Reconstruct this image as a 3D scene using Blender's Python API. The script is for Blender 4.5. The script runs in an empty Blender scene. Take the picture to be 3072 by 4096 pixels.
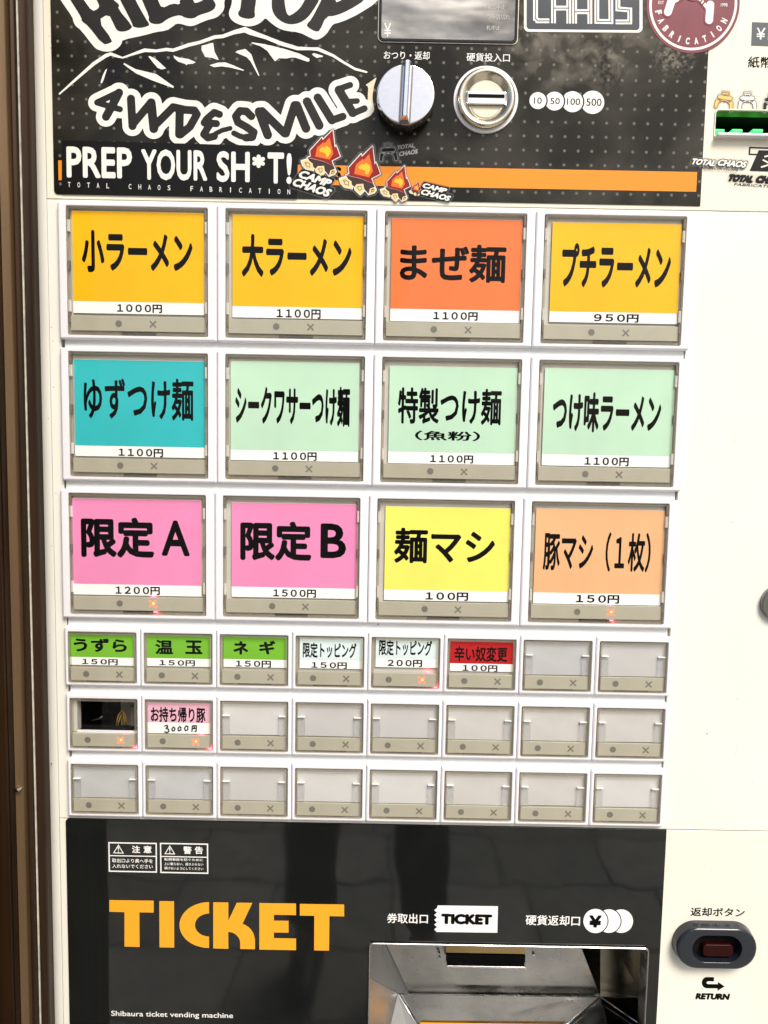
import bpy, bmesh, math, random
import numpy as np
from mathutils import Matrix, Vector
random.seed(7)
sc = bpy.context.scene
U = 0.0014                       # metres per layout unit (button pitch 42 units = 59 mm)

# ------------------------------------------------------------------ camera
CAM_YAW, CAM_PITCH, CAM_ROLL = math.radians(0.0194), math.radians(-5.1393), math.radians(-1.0559)
CAM = np.array([7.5015, -416.6674, 99.3645])          # layout units
FPX = 26 / 34.6 * 4096
def _R(a, b, c):
    ca, sa, cb, sb, cc, s_ = math.cos(a), math.sin(a), math.cos(b), math.sin(b), math.cos(c), math.sin(c)
    Rz = np.array([[ca, -sa, 0], [sa, ca, 0], [0, 0, 1]])
    Rx = np.array([[1, 0, 0], [0, cb, -sb], [0, sb, cb]])
    Ry = np.array([[cc, 0, s_], [0, 1, 0], [-s_, 0, cc]])
    return Rz @ Rx @ Ry
RC = _R(CAM_YAW, CAM_PITCH, CAM_ROLL)
cam_d = bpy.data.cameras.new('camera'); cam = bpy.data.objects.new('camera', cam_d)
sc.collection.objects.link(cam); sc.camera = cam
cam_d.sensor_fit = 'VERTICAL'; cam_d.sensor_height = 34.6; cam_d.lens = 26
cam_d.clip_start = 0.01; cam_d.clip_end = 500
Mc = Matrix.Identity(4)
for i in range(3):
    Mc[i][0] = RC[i, 0]; Mc[i][1] = RC[i, 2]; Mc[i][2] = -RC[i, 1]; Mc[i][3] = CAM[i] * U
cam.matrix_world = Mc

# ------------------------------------------------------------------ light
world = bpy.data.worlds.new('World'); sc.world = world; world.use_nodes = True
wn = world.node_tree.nodes; bg = wn['Background']
SUN_EL, SUN_AZ = math.radians(48), math.radians(28)     # sun stands behind the camera, a little to its right
sky = wn.new('ShaderNodeTexSky'); sky.sky_type = 'NISHITA'; sky.sun_disc = False
sky.sun_elevation = SUN_EL; sky.sun_rotation = math.pi - SUN_AZ
sky.air_density = 1.0; sky.dust_density = 3.5; sky.ozone_density = 0.6
world.node_tree.links.new(sky.outputs[0], bg.inputs[0]); bg.inputs[1].default_value = 0.05
sd = bpy.data.lights.new('sun', 'SUN'); sd.energy = 1.5; sd.angle = math.radians(25); sd.color = (1, 0.95, 0.87)
sun = bpy.data.objects.new('sun', sd); sc.collection.objects.link(sun)
sdir = Vector((math.sin(SUN_AZ) * math.cos(SUN_EL), -math.cos(SUN_AZ) * math.cos(SUN_EL), math.sin(SUN_EL)))
sun.rotation_euler = sdir.to_track_quat('Z', 'Y').to_euler(); sun.location = (1, -3, 3)
vs = sc.view_settings; vs.view_transform = 'Standard'; vs.look = 'None'; vs.gamma = 1; vs.use_curve_mapping = False
vs.exposure = 1.45
sc.cycles.use_denoising = True; sc.cycles.max_bounces = 10; sc.cycles.transparent_max_bounces = 16
sc.cycles.sample_clamp_indirect = 6

# ------------------------------------------------------------------ helpers
def W(px, py, Y=0.0):
    """photo pixel -> (x, z) in layout units on the plane at depth Y of the machine front"""
    d = RC @ np.array([(px - 1536) / FPX, 1.0, (2048 - py) / FPX])
    t = (Y - CAM[1]) / d[1]
    return CAM[0] + d[0] * t, CAM[2] + d[2] * t
def W3(px, py, Y): x, z = W(px, py, Y); return (x, Y, z)
FULL = (0, 0, 1)
def cp(c, x, y): return c[0] + x * c[2], c[1] + y * c[2]
C1 = (0, 0, .926); C2 = (1436, 0, .9861); C3 = (200, 800, .8053); C4 = (1436, 800, .8656); C5 = (200, 1900, .8053); C6 = (1436, 1900, .8656)
C7 = (200, 3250, .8053); C8 = (1400, 3250, 1.0078)
ZS = (240, 2480, .3858); ZD = (1480, 0, .3978); ZH1 = (200, 0, .3978); ZH2 = (840, 0, .3978); Z4W = (320, 320, .3978); ZSM = (900, 290, .3978)
ZC = (1160, 480, .4219); ZR = (2060, 0, .5546); ZB = (2740, 340, .2001); ZN = (2080, 300, .2411); ZW = (400, 3340, .2893); ZT = (1500, 3560, .663)
ZRB = (2640, 3560, .2604); ZP1 = (220, 560, .3858); ZP2 = (760, 560, .2893); ZBU = (2680, 0, .38)

def link(o): sc.collection.objects.link(o); return o
def put(name, me, mat, parent=None, loc=(0, 0, 0)):
    o = link(bpy.data.objects.new(name, me))
    if mat is not None and not me.materials: me.materials.append(mat)
    o.location = [c * U for c in loc]
    if parent is not None:
        o.parent = parent
    return o
def tag(o, label, cat=None, group=None, kind=None):
    if label: o['label'] = label
    if cat: o['category'] = cat
    if group: o['group'] = group
    if kind: o['kind'] = kind
    return o
def org(o):
    """accumulated origin in layout units"""
    v = Vector((0, 0, 0))
    while o is not None: v += o.location; o = o.parent
    return v / U
def mesh(name, verts, faces, smooth=False):
    me = bpy.data.meshes.new(name)
    me.from_pydata([(v[0] * U, v[1] * U, v[2] * U) for v in verts], [], faces); me.validate(); me.update()
    if smooth: me.polygons.foreach_set('use_smooth', [True] * len(me.polygons))
    return me
def obj(name, verts, faces, mat, parent=None, smooth=False, at=None):
    """verts in absolute layout units; at = origin (defaults to the parent's)"""
    base = org(parent) if parent is not None else Vector((0, 0, 0))
    a = Vector(at) if at is not None else base
    me = mesh(name, [(v[0] - a[0], v[1] - a[1], v[2] - a[2]) for v in verts], faces, smooth)
    return put(name, me, mat, parent, a - base)
def autosmooth(me, ang=35):
    """smooth shading with area weighted corner normals, so that large flat faces stay flat"""
    nf = len(me.polygons)
    if not nf: return
    me.polygons.foreach_set('use_smooth', [True] * nf); cs = math.cos(math.radians(ang)); at_v = {}
    N = [p.normal.copy() for p in me.polygons]; A = [p.area for p in me.polygons]
    for p in me.polygons:
        for v in p.vertices: at_v.setdefault(v, []).append(p.index)
    out = [None] * len(me.loops)
    for p in me.polygons:
        n = N[p.index]
        for li in p.loop_indices:
            acc = Vector((0, 0, 0))
            for q in at_v[me.loops[li].vertex_index]:
                if N[q].dot(n) >= cs: acc += N[q] * A[q]
            out[li] = acc.normalized() if acc.length > 0 else n
    me.normals_split_custom_set(out); me.update()
def box(x0, x1, y0, y1, z0, z1):
    v = [(x, y, z) for x in (x0, x1) for y in (y0, y1) for z in (z0, z1)]
    return v, [(0, 1, 3, 2), (4, 6, 7, 5), (0, 4, 5, 1), (2, 3, 7, 6), (0, 2, 6, 4), (1, 5, 7, 3)]
def bbox_bev(name, x0, x1, y0, y1, z0, z1, mat, parent, bev=.3, seg=2, at=None):
    v, f = box(x0, x1, y0, y1, z0, z1); o = obj(name, v, f, mat, parent, at=at)
    bm = bmesh.new(); bm.from_mesh(o.data); bmesh.ops.recalc_face_normals(bm, faces=bm.faces)
    if bev: bmesh.ops.bevel(bm, geom=bm.edges[:], offset=bev * U, segments=seg, profile=.5, affect='EDGES')
    bm.to_mesh(o.data); bm.free(); autosmooth(o.data, 50); return o
def rrect(x0, x1, z0, z1, r, n=5, corners=(1, 1, 1, 1)):
    """rounded rectangle, counter clockwise; corners BL BR TR TL"""
    out = []
    for k, (cx, cz, a0) in enumerate(((x0, z0, 180), (x1, z0, 270), (x1, z1, 0), (x0, z1, 90))):
        rr = r if corners[k] else 0
        ccx = cx + (rr if cx == x0 else -rr); ccz = cz + (rr if cz == z0 else -rr)
        for i in range(n + 1):
            a = math.radians(a0 + 90 * i / n); out.append((ccx + rr * math.cos(a), ccz + rr * math.sin(a)))
    return out
def loft(loops, cap0=False, cap1=False):
    n = len(loops[0]); v = [p for l in loops for p in l]; f = []
    for k in range(len(loops) - 1):
        for i in range(n):
            j = (i + 1) % n; f.append((k * n + i, k * n + j, (k + 1) * n + j, (k + 1) * n + i))
    if cap0: f.append(tuple(range(n))[::-1])
    if cap1: f.append(tuple(range((len(loops) - 1) * n, len(loops) * n)))
    return v, f
def lathe(name, cx, cz, prof, mat, parent, n=64, at=None, cap=True):
    """prof: list of (radius, Y) from the back to the front"""
    loops = [[(cx + r * math.cos(2 * math.pi * i / n), y, cz + r * math.sin(2 * math.pi * i / n)) for i in range(n)] for r, y in prof]
    v, f = loft(loops, False, cap); o = obj(name, v, f, mat, parent, at=at); fixn(o); autosmooth(o.data, 40); return o
def fixn(o):
    bm = bmesh.new(); bm.from_mesh(o.data); bmesh.ops.recalc_face_normals(bm, faces=bm.faces); bm.to_mesh(o.data); bm.free()
def clean(pts, eps=1e-4):
    out = []
    for p in pts:
        if not out or abs(p[0] - out[-1][0]) + abs(p[1] - out[-1][1]) > eps: out.append(p)
    if len(out) > 1 and abs(out[0][0] - out[-1][0]) + abs(out[0][1] - out[-1][1]) < eps: out.pop()
    return out
def fill_mesh(name, polys, Y, thick=.03, bev=0.0):
    """filled flat shape (even-odd) of world (x,z) loops; front face lies at depth Y"""
    cu = bpy.data.curves.new('c', 'CURVE'); cu.dimensions = '2D'; cu.fill_mode = 'BOTH'
    for p in polys:
        p = clean(p)
        if len(p) < 3: continue
        s = cu.splines.new('POLY'); s.points.add(len(p) - 1); s.use_cyclic_u = True
        s.points.foreach_set('co', [c for q in p for c in (q[0], q[1], 0, 1)])
    cu.extrude = max(thick / 2 - bev, 0.0)
    if bev: cu.bevel_depth = bev; cu.bevel_resolution = 2; cu.offset = -bev
    o = link(bpy.data.objects.new('c', cu)); dg = bpy.context.evaluated_depsgraph_get()
    m0 = bpy.data.meshes.new_from_object(o.evaluated_get(dg))
    n = len(m0.vertices); co = np.empty(n * 3); m0.vertices.foreach_get('co', co); co = co.reshape(-1, 3)
    new = np.stack([co[:, 0], Y + thick / 2 - co[:, 2], co[:, 1]], 1)
    faces = [tuple(p.vertices) for p in m0.polygons]
    bpy.data.objects.remove(o); bpy.data.curves.remove(cu); bpy.data.meshes.remove(m0)
    return new, faces
def plate(name, polys, Y, mat, parent, thick=.03, bev=0.0, at=None):
    v, f = fill_mesh(name, polys, Y, thick, bev); o = obj(name, [tuple(p) for p in v], f, mat, parent, at=at)
    if bev: autosmooth(o.data, 45)
    return o
def pl(c, pts, Y): return [W(*cp(c, x, y), Y) for x, y in pts]
def chaikin(p, n=2):
    for _ in range(n):
        q = []
        for i in range(len(p)):
            a, b = p[i], p[(i + 1) % len(p)]
            q += [(a[0] * .75 + b[0] * .25, a[1] * .75 + b[1] * .25), (a[0] * .25 + b[0] * .75, a[1] * .25 + b[1] * .75)]
        p = q
    return p
# ---- distance fields -> outlines
def sd_stroke(X, Z, pts, r=None):
    d = np.full(X.shape, 1e9)
    for a, b in zip(pts[:-1], pts[1:]):
        ra = a[2] if len(a) > 2 else r; rb = b[2] if len(b) > 2 else r
        ax, az, bx, bz = a[0], a[1], b[0], b[1]; L = (bx - ax) ** 2 + (bz - az) ** 2 + 1e-12
        t = np.clip(((X - ax) * (bx - ax) + (Z - az) * (bz - az)) / L, 0, 1)
        d = np.minimum(d, np.hypot(X - ax - t * (bx - ax), Z - az - t * (bz - az)) - (ra + t * (rb - ra)))
    return d
def sd_poly(X, Z, p):
    d = np.full(X.shape, 1e9); inside = np.zeros(X.shape, bool)
    for i in range(len(p)):
        (ax, az), (bx, bz) = p[i], p[(i + 1) % len(p)]
        L = (bx - ax) ** 2 + (bz - az) ** 2 + 1e-12
        t = np.clip(((X - ax) * (bx - ax) + (Z - az) * (bz - az)) / L, 0, 1)
        d = np.minimum(d, np.hypot(X - ax - t * (bx - ax), Z - az - t * (bz - az)))
        inside ^= ((az > Z) != (bz > Z)) & (X < (bx - ax) * (Z - az) / (bz - az + 1e-12) + ax)
    return np.where(inside, -d, d)
def rdp(p, eps):
    if len(p) < 3: return p
    a, b = np.array(p[0]), np.array(p[-1]); q = np.array(p); ab = b - a; L = np.hypot(*ab)
    d = np.abs(ab[0] * (q[:, 1] - a[1]) - ab[1] * (q[:, 0] - a[0])) / L if L > 1e-9 else np.hypot(q[:, 0] - a[0], q[:, 1] - a[1])
    k = int(d.argmax())
    if d[k] < eps: return [p[0], p[-1]]
    return rdp(p[:k + 1], eps)[:-1] + rdp(p[k:], eps)
def contour(fn, x0, x1, z0, z1, h):
    """outlines of fn(X,Z)<0 in the frame the arguments are given in"""
    xs = np.arange(x0, x1 + h, h); zs = np.arange(z0, z1 + h, h); X, Z = np.meshgrid(xs, zs); v = fn(X, Z).astype(float)
    v[0, :] = np.maximum(v[0, :], h * .01); v[-1, :] = np.maximum(v[-1, :], h * .01); v[:, 0] = np.maximum(v[:, 0], h * .01); v[:, -1] = np.maximum(v[:, -1], h * .01)
    v[np.abs(v) < 1e-7] = 1e-7; s = v < 0; nxt = {}
    mix = s[:-1, :-1].astype(int) + s[:-1, 1:] + s[1:, 1:] + s[1:, :-1]
    for j, i in zip(*np.where((mix > 0) & (mix < 4))):
        c = [(j, i), (j, i + 1), (j + 1, i + 1), (j + 1, i)]; ed = []
        for k in range(4):
            a, b = c[k], c[(k + 1) % 4]
            if s[a] != s[b]: ed.append((bool(s[a]), (min(a, b), max(a, b))))
        outs = [e for fl, e in ed if fl]; ins = [e for fl, e in ed if not fl]
        if len(ed) == 2: nxt[outs[0]] = ins[0]
        else:
            order = [e for _, e in ed]
            for fl, e in ed:
                if fl: nxt[e] = order[(order.index(e) + 1) % 4]
    def pt(e):
        a, b = e; t = v[a] / (v[a] - v[b])
        return (xs[a[1]] + t * (xs[b[1]] - xs[a[1]]), zs[a[0]] + t * (zs[b[0]] - zs[a[0]]))
    loops = []
    while nxt:
        st = next(iter(nxt)); e = st; l = []
        while e in nxt: l.append(pt(e)); e = nxt.pop(e)
        if len(l) > 5:
            m = len(l) // 2; q = rdp(l[:m + 1], h * .12)[:-1] + rdp(l[m:] + [l[0]], h * .12)[:-1]
            if len(q) > 2: loops.append(q)
    return loops
def field(name, c, fn, box4, h, Y, mat, parent, thick=.03):
    """fn in the pixel frame of crop c"""
    ls = [pl(c, l, Y) for l in contour(fn, *box4, h)]
    return plate(name, ls, Y, mat, parent, thick)
# ---- lettering
_tc = {}
def text_geo(body, off, spacing=1.0):
    k = (body, off, spacing)
    if k not in _tc:
        cu = bpy.data.curves.new('t', 'FONT'); cu.body = body;  cu.resolution_u = 3; cu.fill_mode = 'FRONT'; cu.space_character = spacing
        o = link(bpy.data.objects.new('t', cu)); dg = bpy.context.evaluated_depsgraph_get()
        m = bpy.data.meshes.new_from_object(o.evaluated_get(dg)); n = len(m.vertices); co = np.empty(n * 3); m.vertices.foreach_get('co', co)
        co = co.reshape(-1, 3)[:, :2]; fs = [tuple(p.vertices) for p in m.polygons]
        bpy.data.objects.remove(o); bpy.data.curves.remove(cu); bpy.data.meshes.remove(m)
        # embolden: overlapped copies pushed outwards, each a hair behind the last
        dirs = [(0, 0)] if off <= .003 else [(0, 0)] + [(math.cos(q * math.pi / 4) * off, math.sin(q * math.pi / 4) * off) for q in range(8)]
        n0 = len(co); dep = np.concatenate([np.full(n0, .005 * q) for q in range(len(dirs))]); fs = [tuple(i + n0 * q for i in t) for q in range(len(dirs)) for t in fs]
        co = np.concatenate([co + np.array(d) for d in dirs])
        lo, hi = co.min(0), co.max(0); _tc[k] = ((co - (lo + hi) / 2) / (hi - lo), fs, dep)
    return _tc[k]
def text_at(body, cx, cz, w, h, Y, off=.02, shear=0, rot=0, spacing=1.0):
    co, fs, dep = text_geo(body, off, spacing); x = co[:, 0] * w; z = co[:, 1] * h
    x = x + z * shear; ca, sa = math.cos(rot), math.sin(rot)
    return [(cx + a * ca - b * sa, Y + dd, cz + a * sa + b * ca) for a, b, dd in zip(x, z, dep)], fs
def prect(c, x0, x1, y0, y1, Y, tilt=True):
    ax, ay = cp(c, x0, y0); bx, by = cp(c, x1, y1); w, h = bx - ax, by - ay
    if tilt: w, h = w - .018 * h, h - .018 * w
    mx, my = (ax + bx) / 2, (ay + by) / 2; cx, cz = W(mx, my, Y)
    ww = W(mx + w / 2, my, Y)[0] - W(mx - w / 2, my, Y)[0]; hh = W(mx, my - h / 2, Y)[1] - W(mx, my + h / 2, Y)[1]
    return cx, cz, ww, hh
def join(parts):
    V, F = [], []
    for v, f in parts:
        n = len(V); V += list(v); F += [tuple(i + n for i in q) for q in f]
    return V, F
def T(name, body, c, x0, x1, y0, y1, Y, mat, parent, off=.02, shear=0, rot=0, spacing=1.0, tilt=True):
    cx, cz, w, h = prect(c, x0, x1, y0, y1, Y, tilt); v, f = text_at(body, cx, cz, w, h, Y, off, shear, rot, spacing)
    return obj(name, v, f, mat, parent)

# ------------------------------------------------------------------ materials
def mat(name, col, rough=.5, metal=0, spec=.5, emit=None, estr=0, coat=0, bump=None, mottle=None, rmottle=None):
    m = bpy.data.materials.new(name); m.use_nodes = True; nt = m.node_tree; b = nt.nodes['Principled BSDF']
    b.inputs['Base Color'].default_value = (*col, 1); b.inputs['Roughness'].default_value = rough; b.inputs['Metallic'].default_value = metal
    b.inputs['Specular IOR Level'].default_value = spec; b.inputs['Coat Weight'].default_value = coat
    if emit: b.inputs['Emission Color'].default_value = (*emit, 1); b.inputs['Emission Strength'].default_value = estr
    def noise(scale, detail=4, stretch=None):
        tc = nt.nodes.new('ShaderNodeTexCoord'); n = nt.nodes.new('ShaderNodeTexNoise'); n.inputs['Scale'].default_value = scale; n.inputs['Detail'].default_value = detail
        mp = nt.nodes.new('ShaderNodeMapping'); nt.links.new(tc.outputs['Object'], mp.inputs[0]); nt.links.new(mp.outputs[0], n.inputs['Vector'])
        if stretch: mp.inputs['Scale'].default_value = stretch
        return n.outputs['Fac']
    def ramp(sock, lo, hi, a=.3, z=.7):
        r = nt.nodes.new('ShaderNodeMapRange'); r.inputs[1].default_value = a; r.inputs[2].default_value = z; r.inputs[3].default_value = lo; r.inputs[4].default_value = hi
        nt.links.new(sock, r.inputs[0]); return r.outputs[0]
    if mottle:
        scale, amt, *st = mottle; mx = nt.nodes.new('ShaderNodeMixRGB'); mx.inputs[1].default_value = (*col, 1); mx.inputs[2].default_value = (*[c * (1 - amt) for c in col], 1)
        nt.links.new(ramp(noise(scale, 5, st[0] if st else None), 0, 1), mx.inputs[0]); nt.links.new(mx.outputs[0], b.inputs['Base Color'])
    if rmottle:
        scale, lo, hi, *st = rmottle; nt.links.new(ramp(noise(scale, 4, st[0] if st else None), lo, hi), b.inputs['Roughness'])
    if bump:
        scale, strength, dist, *st = bump; bp = nt.nodes.new('ShaderNodeBump'); bp.inputs['Strength'].default_value = strength; bp.inputs['Distance'].default_value = dist
        nt.links.new(noise(scale, 3, st[0] if st else None), bp.inputs['Height']); nt.links.new(bp.outputs[0], b.inputs['Normal'])
    return m
def clear(name, tint=(.97, .97, .97), ior=1.49, rough=.02, haze=0, hazecol=(.5, .5, .5), bump=None):
    m = bpy.data.materials.new(name); m.use_nodes = True; nt = m.node_tree; N = nt.nodes; N.clear()
    out = N.new('ShaderNodeOutputMaterial'); tr = N.new('ShaderNodeBsdfTransparent'); tr.inputs[0].default_value = (*tint, 1)
    gl = N.new('ShaderNodeBsdfGlossy'); gl.inputs['Roughness'].default_value = rough; geo = N.new('ShaderNodeNewGeometry'); dt = N.new('ShaderNodeVectorMath'); dt.operation = 'DOT_PRODUCT'; nt.links.new(geo.outputs['Normal'], dt.inputs[0]); nt.links.new(geo.outputs['Incoming'], dt.inputs[1])
    def mth(op, a, b=None):
        n = N.new('ShaderNodeMath'); n.operation = op
        for q, x in enumerate((a, b)):
            if x is None: continue
            if isinstance(x, (int, float)): n.inputs[q].default_value = x
            else: nt.links.new(x, n.inputs[q])
        return n.outputs[0]
    f0 = ((ior - 1) / (ior + 1)) ** 2
    sch = mth('ADD', mth('MULTIPLY', mth('POWER', mth('SUBTRACT', 1.0, mth('ABSOLUTE', dt.outputs['Value'])), 5), 1 - f0), f0)
    mx = N.new('ShaderNodeMixShader'); nt.links.new(sch, mx.inputs[0]); nt.links.new(tr.outputs[0], mx.inputs[1]); nt.links.new(gl.outputs[0], mx.inputs[2])
    if bump:
        tc = N.new('ShaderNodeTexCoord'); no = N.new('ShaderNodeTexNoise'); no.inputs['Scale'].default_value = bump[0]; bp = N.new('ShaderNodeBump'); bp.inputs['Strength'].default_value = bump[1]; bp.inputs['Distance'].default_value = bump[2]
        nt.links.new(tc.outputs['Object'], no.inputs['Vector']); nt.links.new(no.outputs['Fac'], bp.inputs['Height']); nt.links.new(bp.outputs[0], gl.inputs['Normal'])
    last = mx
    if haze:
        df = N.new('ShaderNodeBsdfDiffuse'); df.inputs[0].default_value = (*hazecol, 1); m2 = N.new('ShaderNodeMixShader'); m2.inputs[0].default_value = haze
        nt.links.new(mx.outputs[0], m2.inputs[1]); nt.links.new(df.outputs[0], m2.inputs[2]); last = m2
    nt.links.new(last.outputs[0], out.inputs[0]); return m
M = {}
M['bezel'] = mat('white plastic', (.78, .77, .80), .36, bump=(900, .04, .0003), mottle=(16, .08))
M['cream'] = mat('cream painted steel', (.80, .755, .62), .38, mottle=(7, .10), rmottle=(9, .28, .5), bump=(500, .06, .0004))
M['white_door'] = mat('off white painted steel', (.80, .785, .71), .38, mottle=(7, .08), rmottle=(9, .28, .5), bump=(500, .06, .0004))
M['cream_low'] = mat('pale cream painted steel', (.80, .775, .675), .38, mottle=(7, .10), rmottle=(9, .28, .5), bump=(500, .06, .0004))
M['strip_white'] = mat('white strip paint', (.80, .81, .80), .4, mottle=(30, .03))
M['black'] = mat('black void', (.006, .006, .006), .8, spec=.1)
M['print_black'] = mat('black print', (.003, .003, .003), .7, spec=.05)
M['print_white'] = mat('white print', (.80, .79, .76), .5, spec=.3)
M['print_grey'] = mat('pale grey print', (.5, .5, .48), .5, spec=.3)
M['orange'] = mat('orange print', (.80, .26, .015), .4, spec=.3)
M['amber'] = mat('amber print', (.82, .36, .02), .4, spec=.3)
M['chrome'] = mat('brushed chrome', (.80, .80, .80), .16, 1, rmottle=(180, .10, .24, (1, 1, 12)), bump=(60, .05, .0004))
M['nickel'] = mat('satin nickel', (.70, .64, .50), .2, 1, rmottle=(120, .14, .26))
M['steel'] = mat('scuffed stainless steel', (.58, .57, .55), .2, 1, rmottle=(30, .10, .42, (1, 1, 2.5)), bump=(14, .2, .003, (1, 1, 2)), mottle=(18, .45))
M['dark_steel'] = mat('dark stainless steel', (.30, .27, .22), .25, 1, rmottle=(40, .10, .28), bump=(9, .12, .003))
M['satin'] = mat('satin stainless steel', (.66, .66, .65), .4, 1, rmottle=(30, .3, .5), bump=(14, .2, .003), mottle=(14, .3))
M['brass'] = mat('old brass', (.48, .34, .16), .2, 1, rmottle=(40, .12, .3))
M['bronze'] = mat('bronze anodised aluminium', (.040, .019, .007), .4, .4, spec=.3, rmottle=(60, .28, .6, (1, 1, .12)), mottle=(70, .6, (1, 1, .06)), bump=(200, .25, .0006, (1, 1, .08)))
M['bronze_light'] = mat('light bronze aluminium', (.15, .092, .045), .45, .3, spec=.3, rmottle=(40, .32, .5, (1, 1, .1)), mottle=(50, .4, (1, 1, .07)), bump=(160, .25, .0006, (1, 1, .1)))
M['rubber'] = mat('black rubber gasket', (.012, .01, .009), .7)
M['sealant'] = mat('old pale sealant', (.62, .58, .48), .6, mottle=(120, .4))
M['lens'] = clear('clear acrylic cover', (.99, .99, .985), 1.30, .03, bump=(14, .12, .002))
M['lens_side'] = clear('acrylic edge', (.90, .88, .83), 1.49, .12, .16, (.5, .46, .38))
M['film'] = clear('clear sticker film', (.92, .92, .91), 1.5, .10, .06, (.55, .55, .52), bump=(40, .3, .002))
M['rail'] = clear('clear card rail', (.97, .97, .97), 1.45, .1, .07, (.75, .75, .75))
M['holder'] = mat('grey card holder', (.52, .50, .45), .45, mottle=(60, .08))
M['blank'] = mat('frosted grey insert', (.56, .555, .545), .45, mottle=(40, .05))
M['strip'] = mat('olive grey indicator window', (.41, .385, .30), .35, mottle=(50, .08), coat=.3)
M['mark'] = mat('grey indicator print', (.15, .145, .12), .5)
M['lit_red'] = mat('lit red indicator', (.8, .1, .05), .4, emit=(1, .10, .06), estr=1.0)
M['lit_amber'] = mat('lit amber indicator', (.8, .4, .05), .4, emit=(1, .45, .05), estr=.8)
M['led_red'] = mat('red lamp', (.8, .05, .05), .4, emit=(1, .03, .06), estr=11)
M['led_green'] = mat('green lamp', (.05, .8, .1), .4, emit=(.02, 1, .10), estr=1.0)
M['paper'] = mat('white paper', (.82, .82, .80), .6, spec=.25)
M['navy_plastic'] = mat('dark navy plastic', (.011, .014, .020), .22, coat=.2)
M['red_button'] = mat('dark red button', (.020, .0016, .001), .4, spec=.15)
M['lock'] = mat('grey lock metal', (.28, .28, .26), .35, .9, mottle=(150, .3))
M['yellow_wire'] = mat('yellow wire', (.5, .3, .03), .5)
M['cap'] = mat('tan plastic', (.38, .25, .13), .5)
M['grey_part'] = mat('grey plastic', (.16, .15, .125), .5)

def black_panel(name, rough_lo, rough_hi, dots=None, wave=(9, .3, .004), base=(.010, .010, .009), dust=0.0, residues=()):
    """glossy black acrylic; dots = (pitch, radius, x0, z0) in metres in object space; dust = greyish film, strongest at 'residues'"""
    m = bpy.data.materials.new(name); m.use_nodes = True; nt = m.node_tree; N = nt.nodes; L = nt.links; b = N['Principled BSDF']
    tc = N.new('ShaderNodeTexCoord')
    def math_(op, a, c=None):
        n = N.new('ShaderNodeMath'); n.operation = op
        for k, s in enumerate((a, c)):
            if s is None: continue
            if isinstance(s, (int, float)): n.inputs[k].default_value = s
            else: L.new(s, n.inputs[k])
        return n.outputs[0]
    def noise(sc_, det=5, dist=0.0, st=None):
        n = N.new('ShaderNodeTexNoise'); n.inputs['Scale'].default_value = sc_; n.inputs['Detail'].default_value = det; n.inputs['Distortion'].default_value = dist
        if st:
            mp = N.new('ShaderNodeMapping'); mp.inputs['Scale'].default_value = st; L.new(tc.outputs['Object'], mp.inputs[0]); L.new(mp.outputs[0], n.inputs['Vector'])
        else: L.new(tc.outputs['Object'], n.inputs['Vector'])
        return n.outputs['Fac']
    def mr(s, a, z, lo, hi):
        r = N.new('ShaderNodeMapRange'); r.inputs[1].default_value = a; r.inputs[2].default_value = z; r.inputs[3].default_value = lo; r.inputs[4].default_value = hi
        L.new(s, r.inputs[0]); return r.outputs[0]
    sep = N.new('ShaderNodeSeparateXYZ'); L.new(tc.outputs['Object'], sep.inputs[0])
    col = N.new('ShaderNodeMixRGB'); col.inputs[1].default_value = (*base, 1); col.inputs[2].default_value = (.17, .155, .125, 1)
    fac = mr(noise(16, 6, .6), .42, .75, 0, dust)
    for (rx, rz, rr, amt, fine) in residues:
        d = math_('SQRT', math_('ADD', math_('POWER', math_('SUBTRACT', sep.outputs[0], rx), 2), math_('POWER', math_('SUBTRACT', sep.outputs[2], rz), 2)))
        blob = mr(d, rr * .25, rr, amt, 0); g = mr(noise(fine, 3, .4), .45, .62, 0, 1); fac = math_('ADD', fac, math_('MULTIPLY', blob, g))
    L.new(math_('MINIMUM', fac, 1.0), col.inputs[0]); c = col.outputs[0]
    if dots:
        p, rad, x0, z0 = dots
        fx = math_('SUBTRACT', math_('FRACT', math_('ADD', math_('DIVIDE', math_('SUBTRACT', sep.outputs[0], x0), p), 100.5)), .5)
        fz = math_('SUBTRACT', math_('FRACT', math_('ADD', math_('DIVIDE', math_('SUBTRACT', sep.outputs[2], z0), p), 100.5)), .5)
        d = math_('SQRT', math_('ADD', math_('MULTIPLY', fx, fx), math_('MULTIPLY', fz, fz)))
        k = mr(d, rad / p * .7, rad / p * 1.15, 1, 0); mx = N.new('ShaderNodeMixRGB'); L.new(k, mx.inputs[0]); L.new(c, mx.inputs[1]); mx.inputs[2].default_value = (.135, .13, .115, 1); c = mx.outputs[0]
    L.new(c, b.inputs['Base Color'])
    L.new(mr(noise(11, 5, .4), .35, .7, rough_lo, rough_hi), b.inputs['Roughness'])
    bp = N.new('ShaderNodeBump'); bp.inputs['Strength'].default_value = wave[1]; bp.inputs['Distance'].default_value = wave[2]
    L.new(noise(wave[0], 2), bp.inputs['Height']); L.new(bp.outputs[0], b.inputs['Normal'])
    return m

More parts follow.
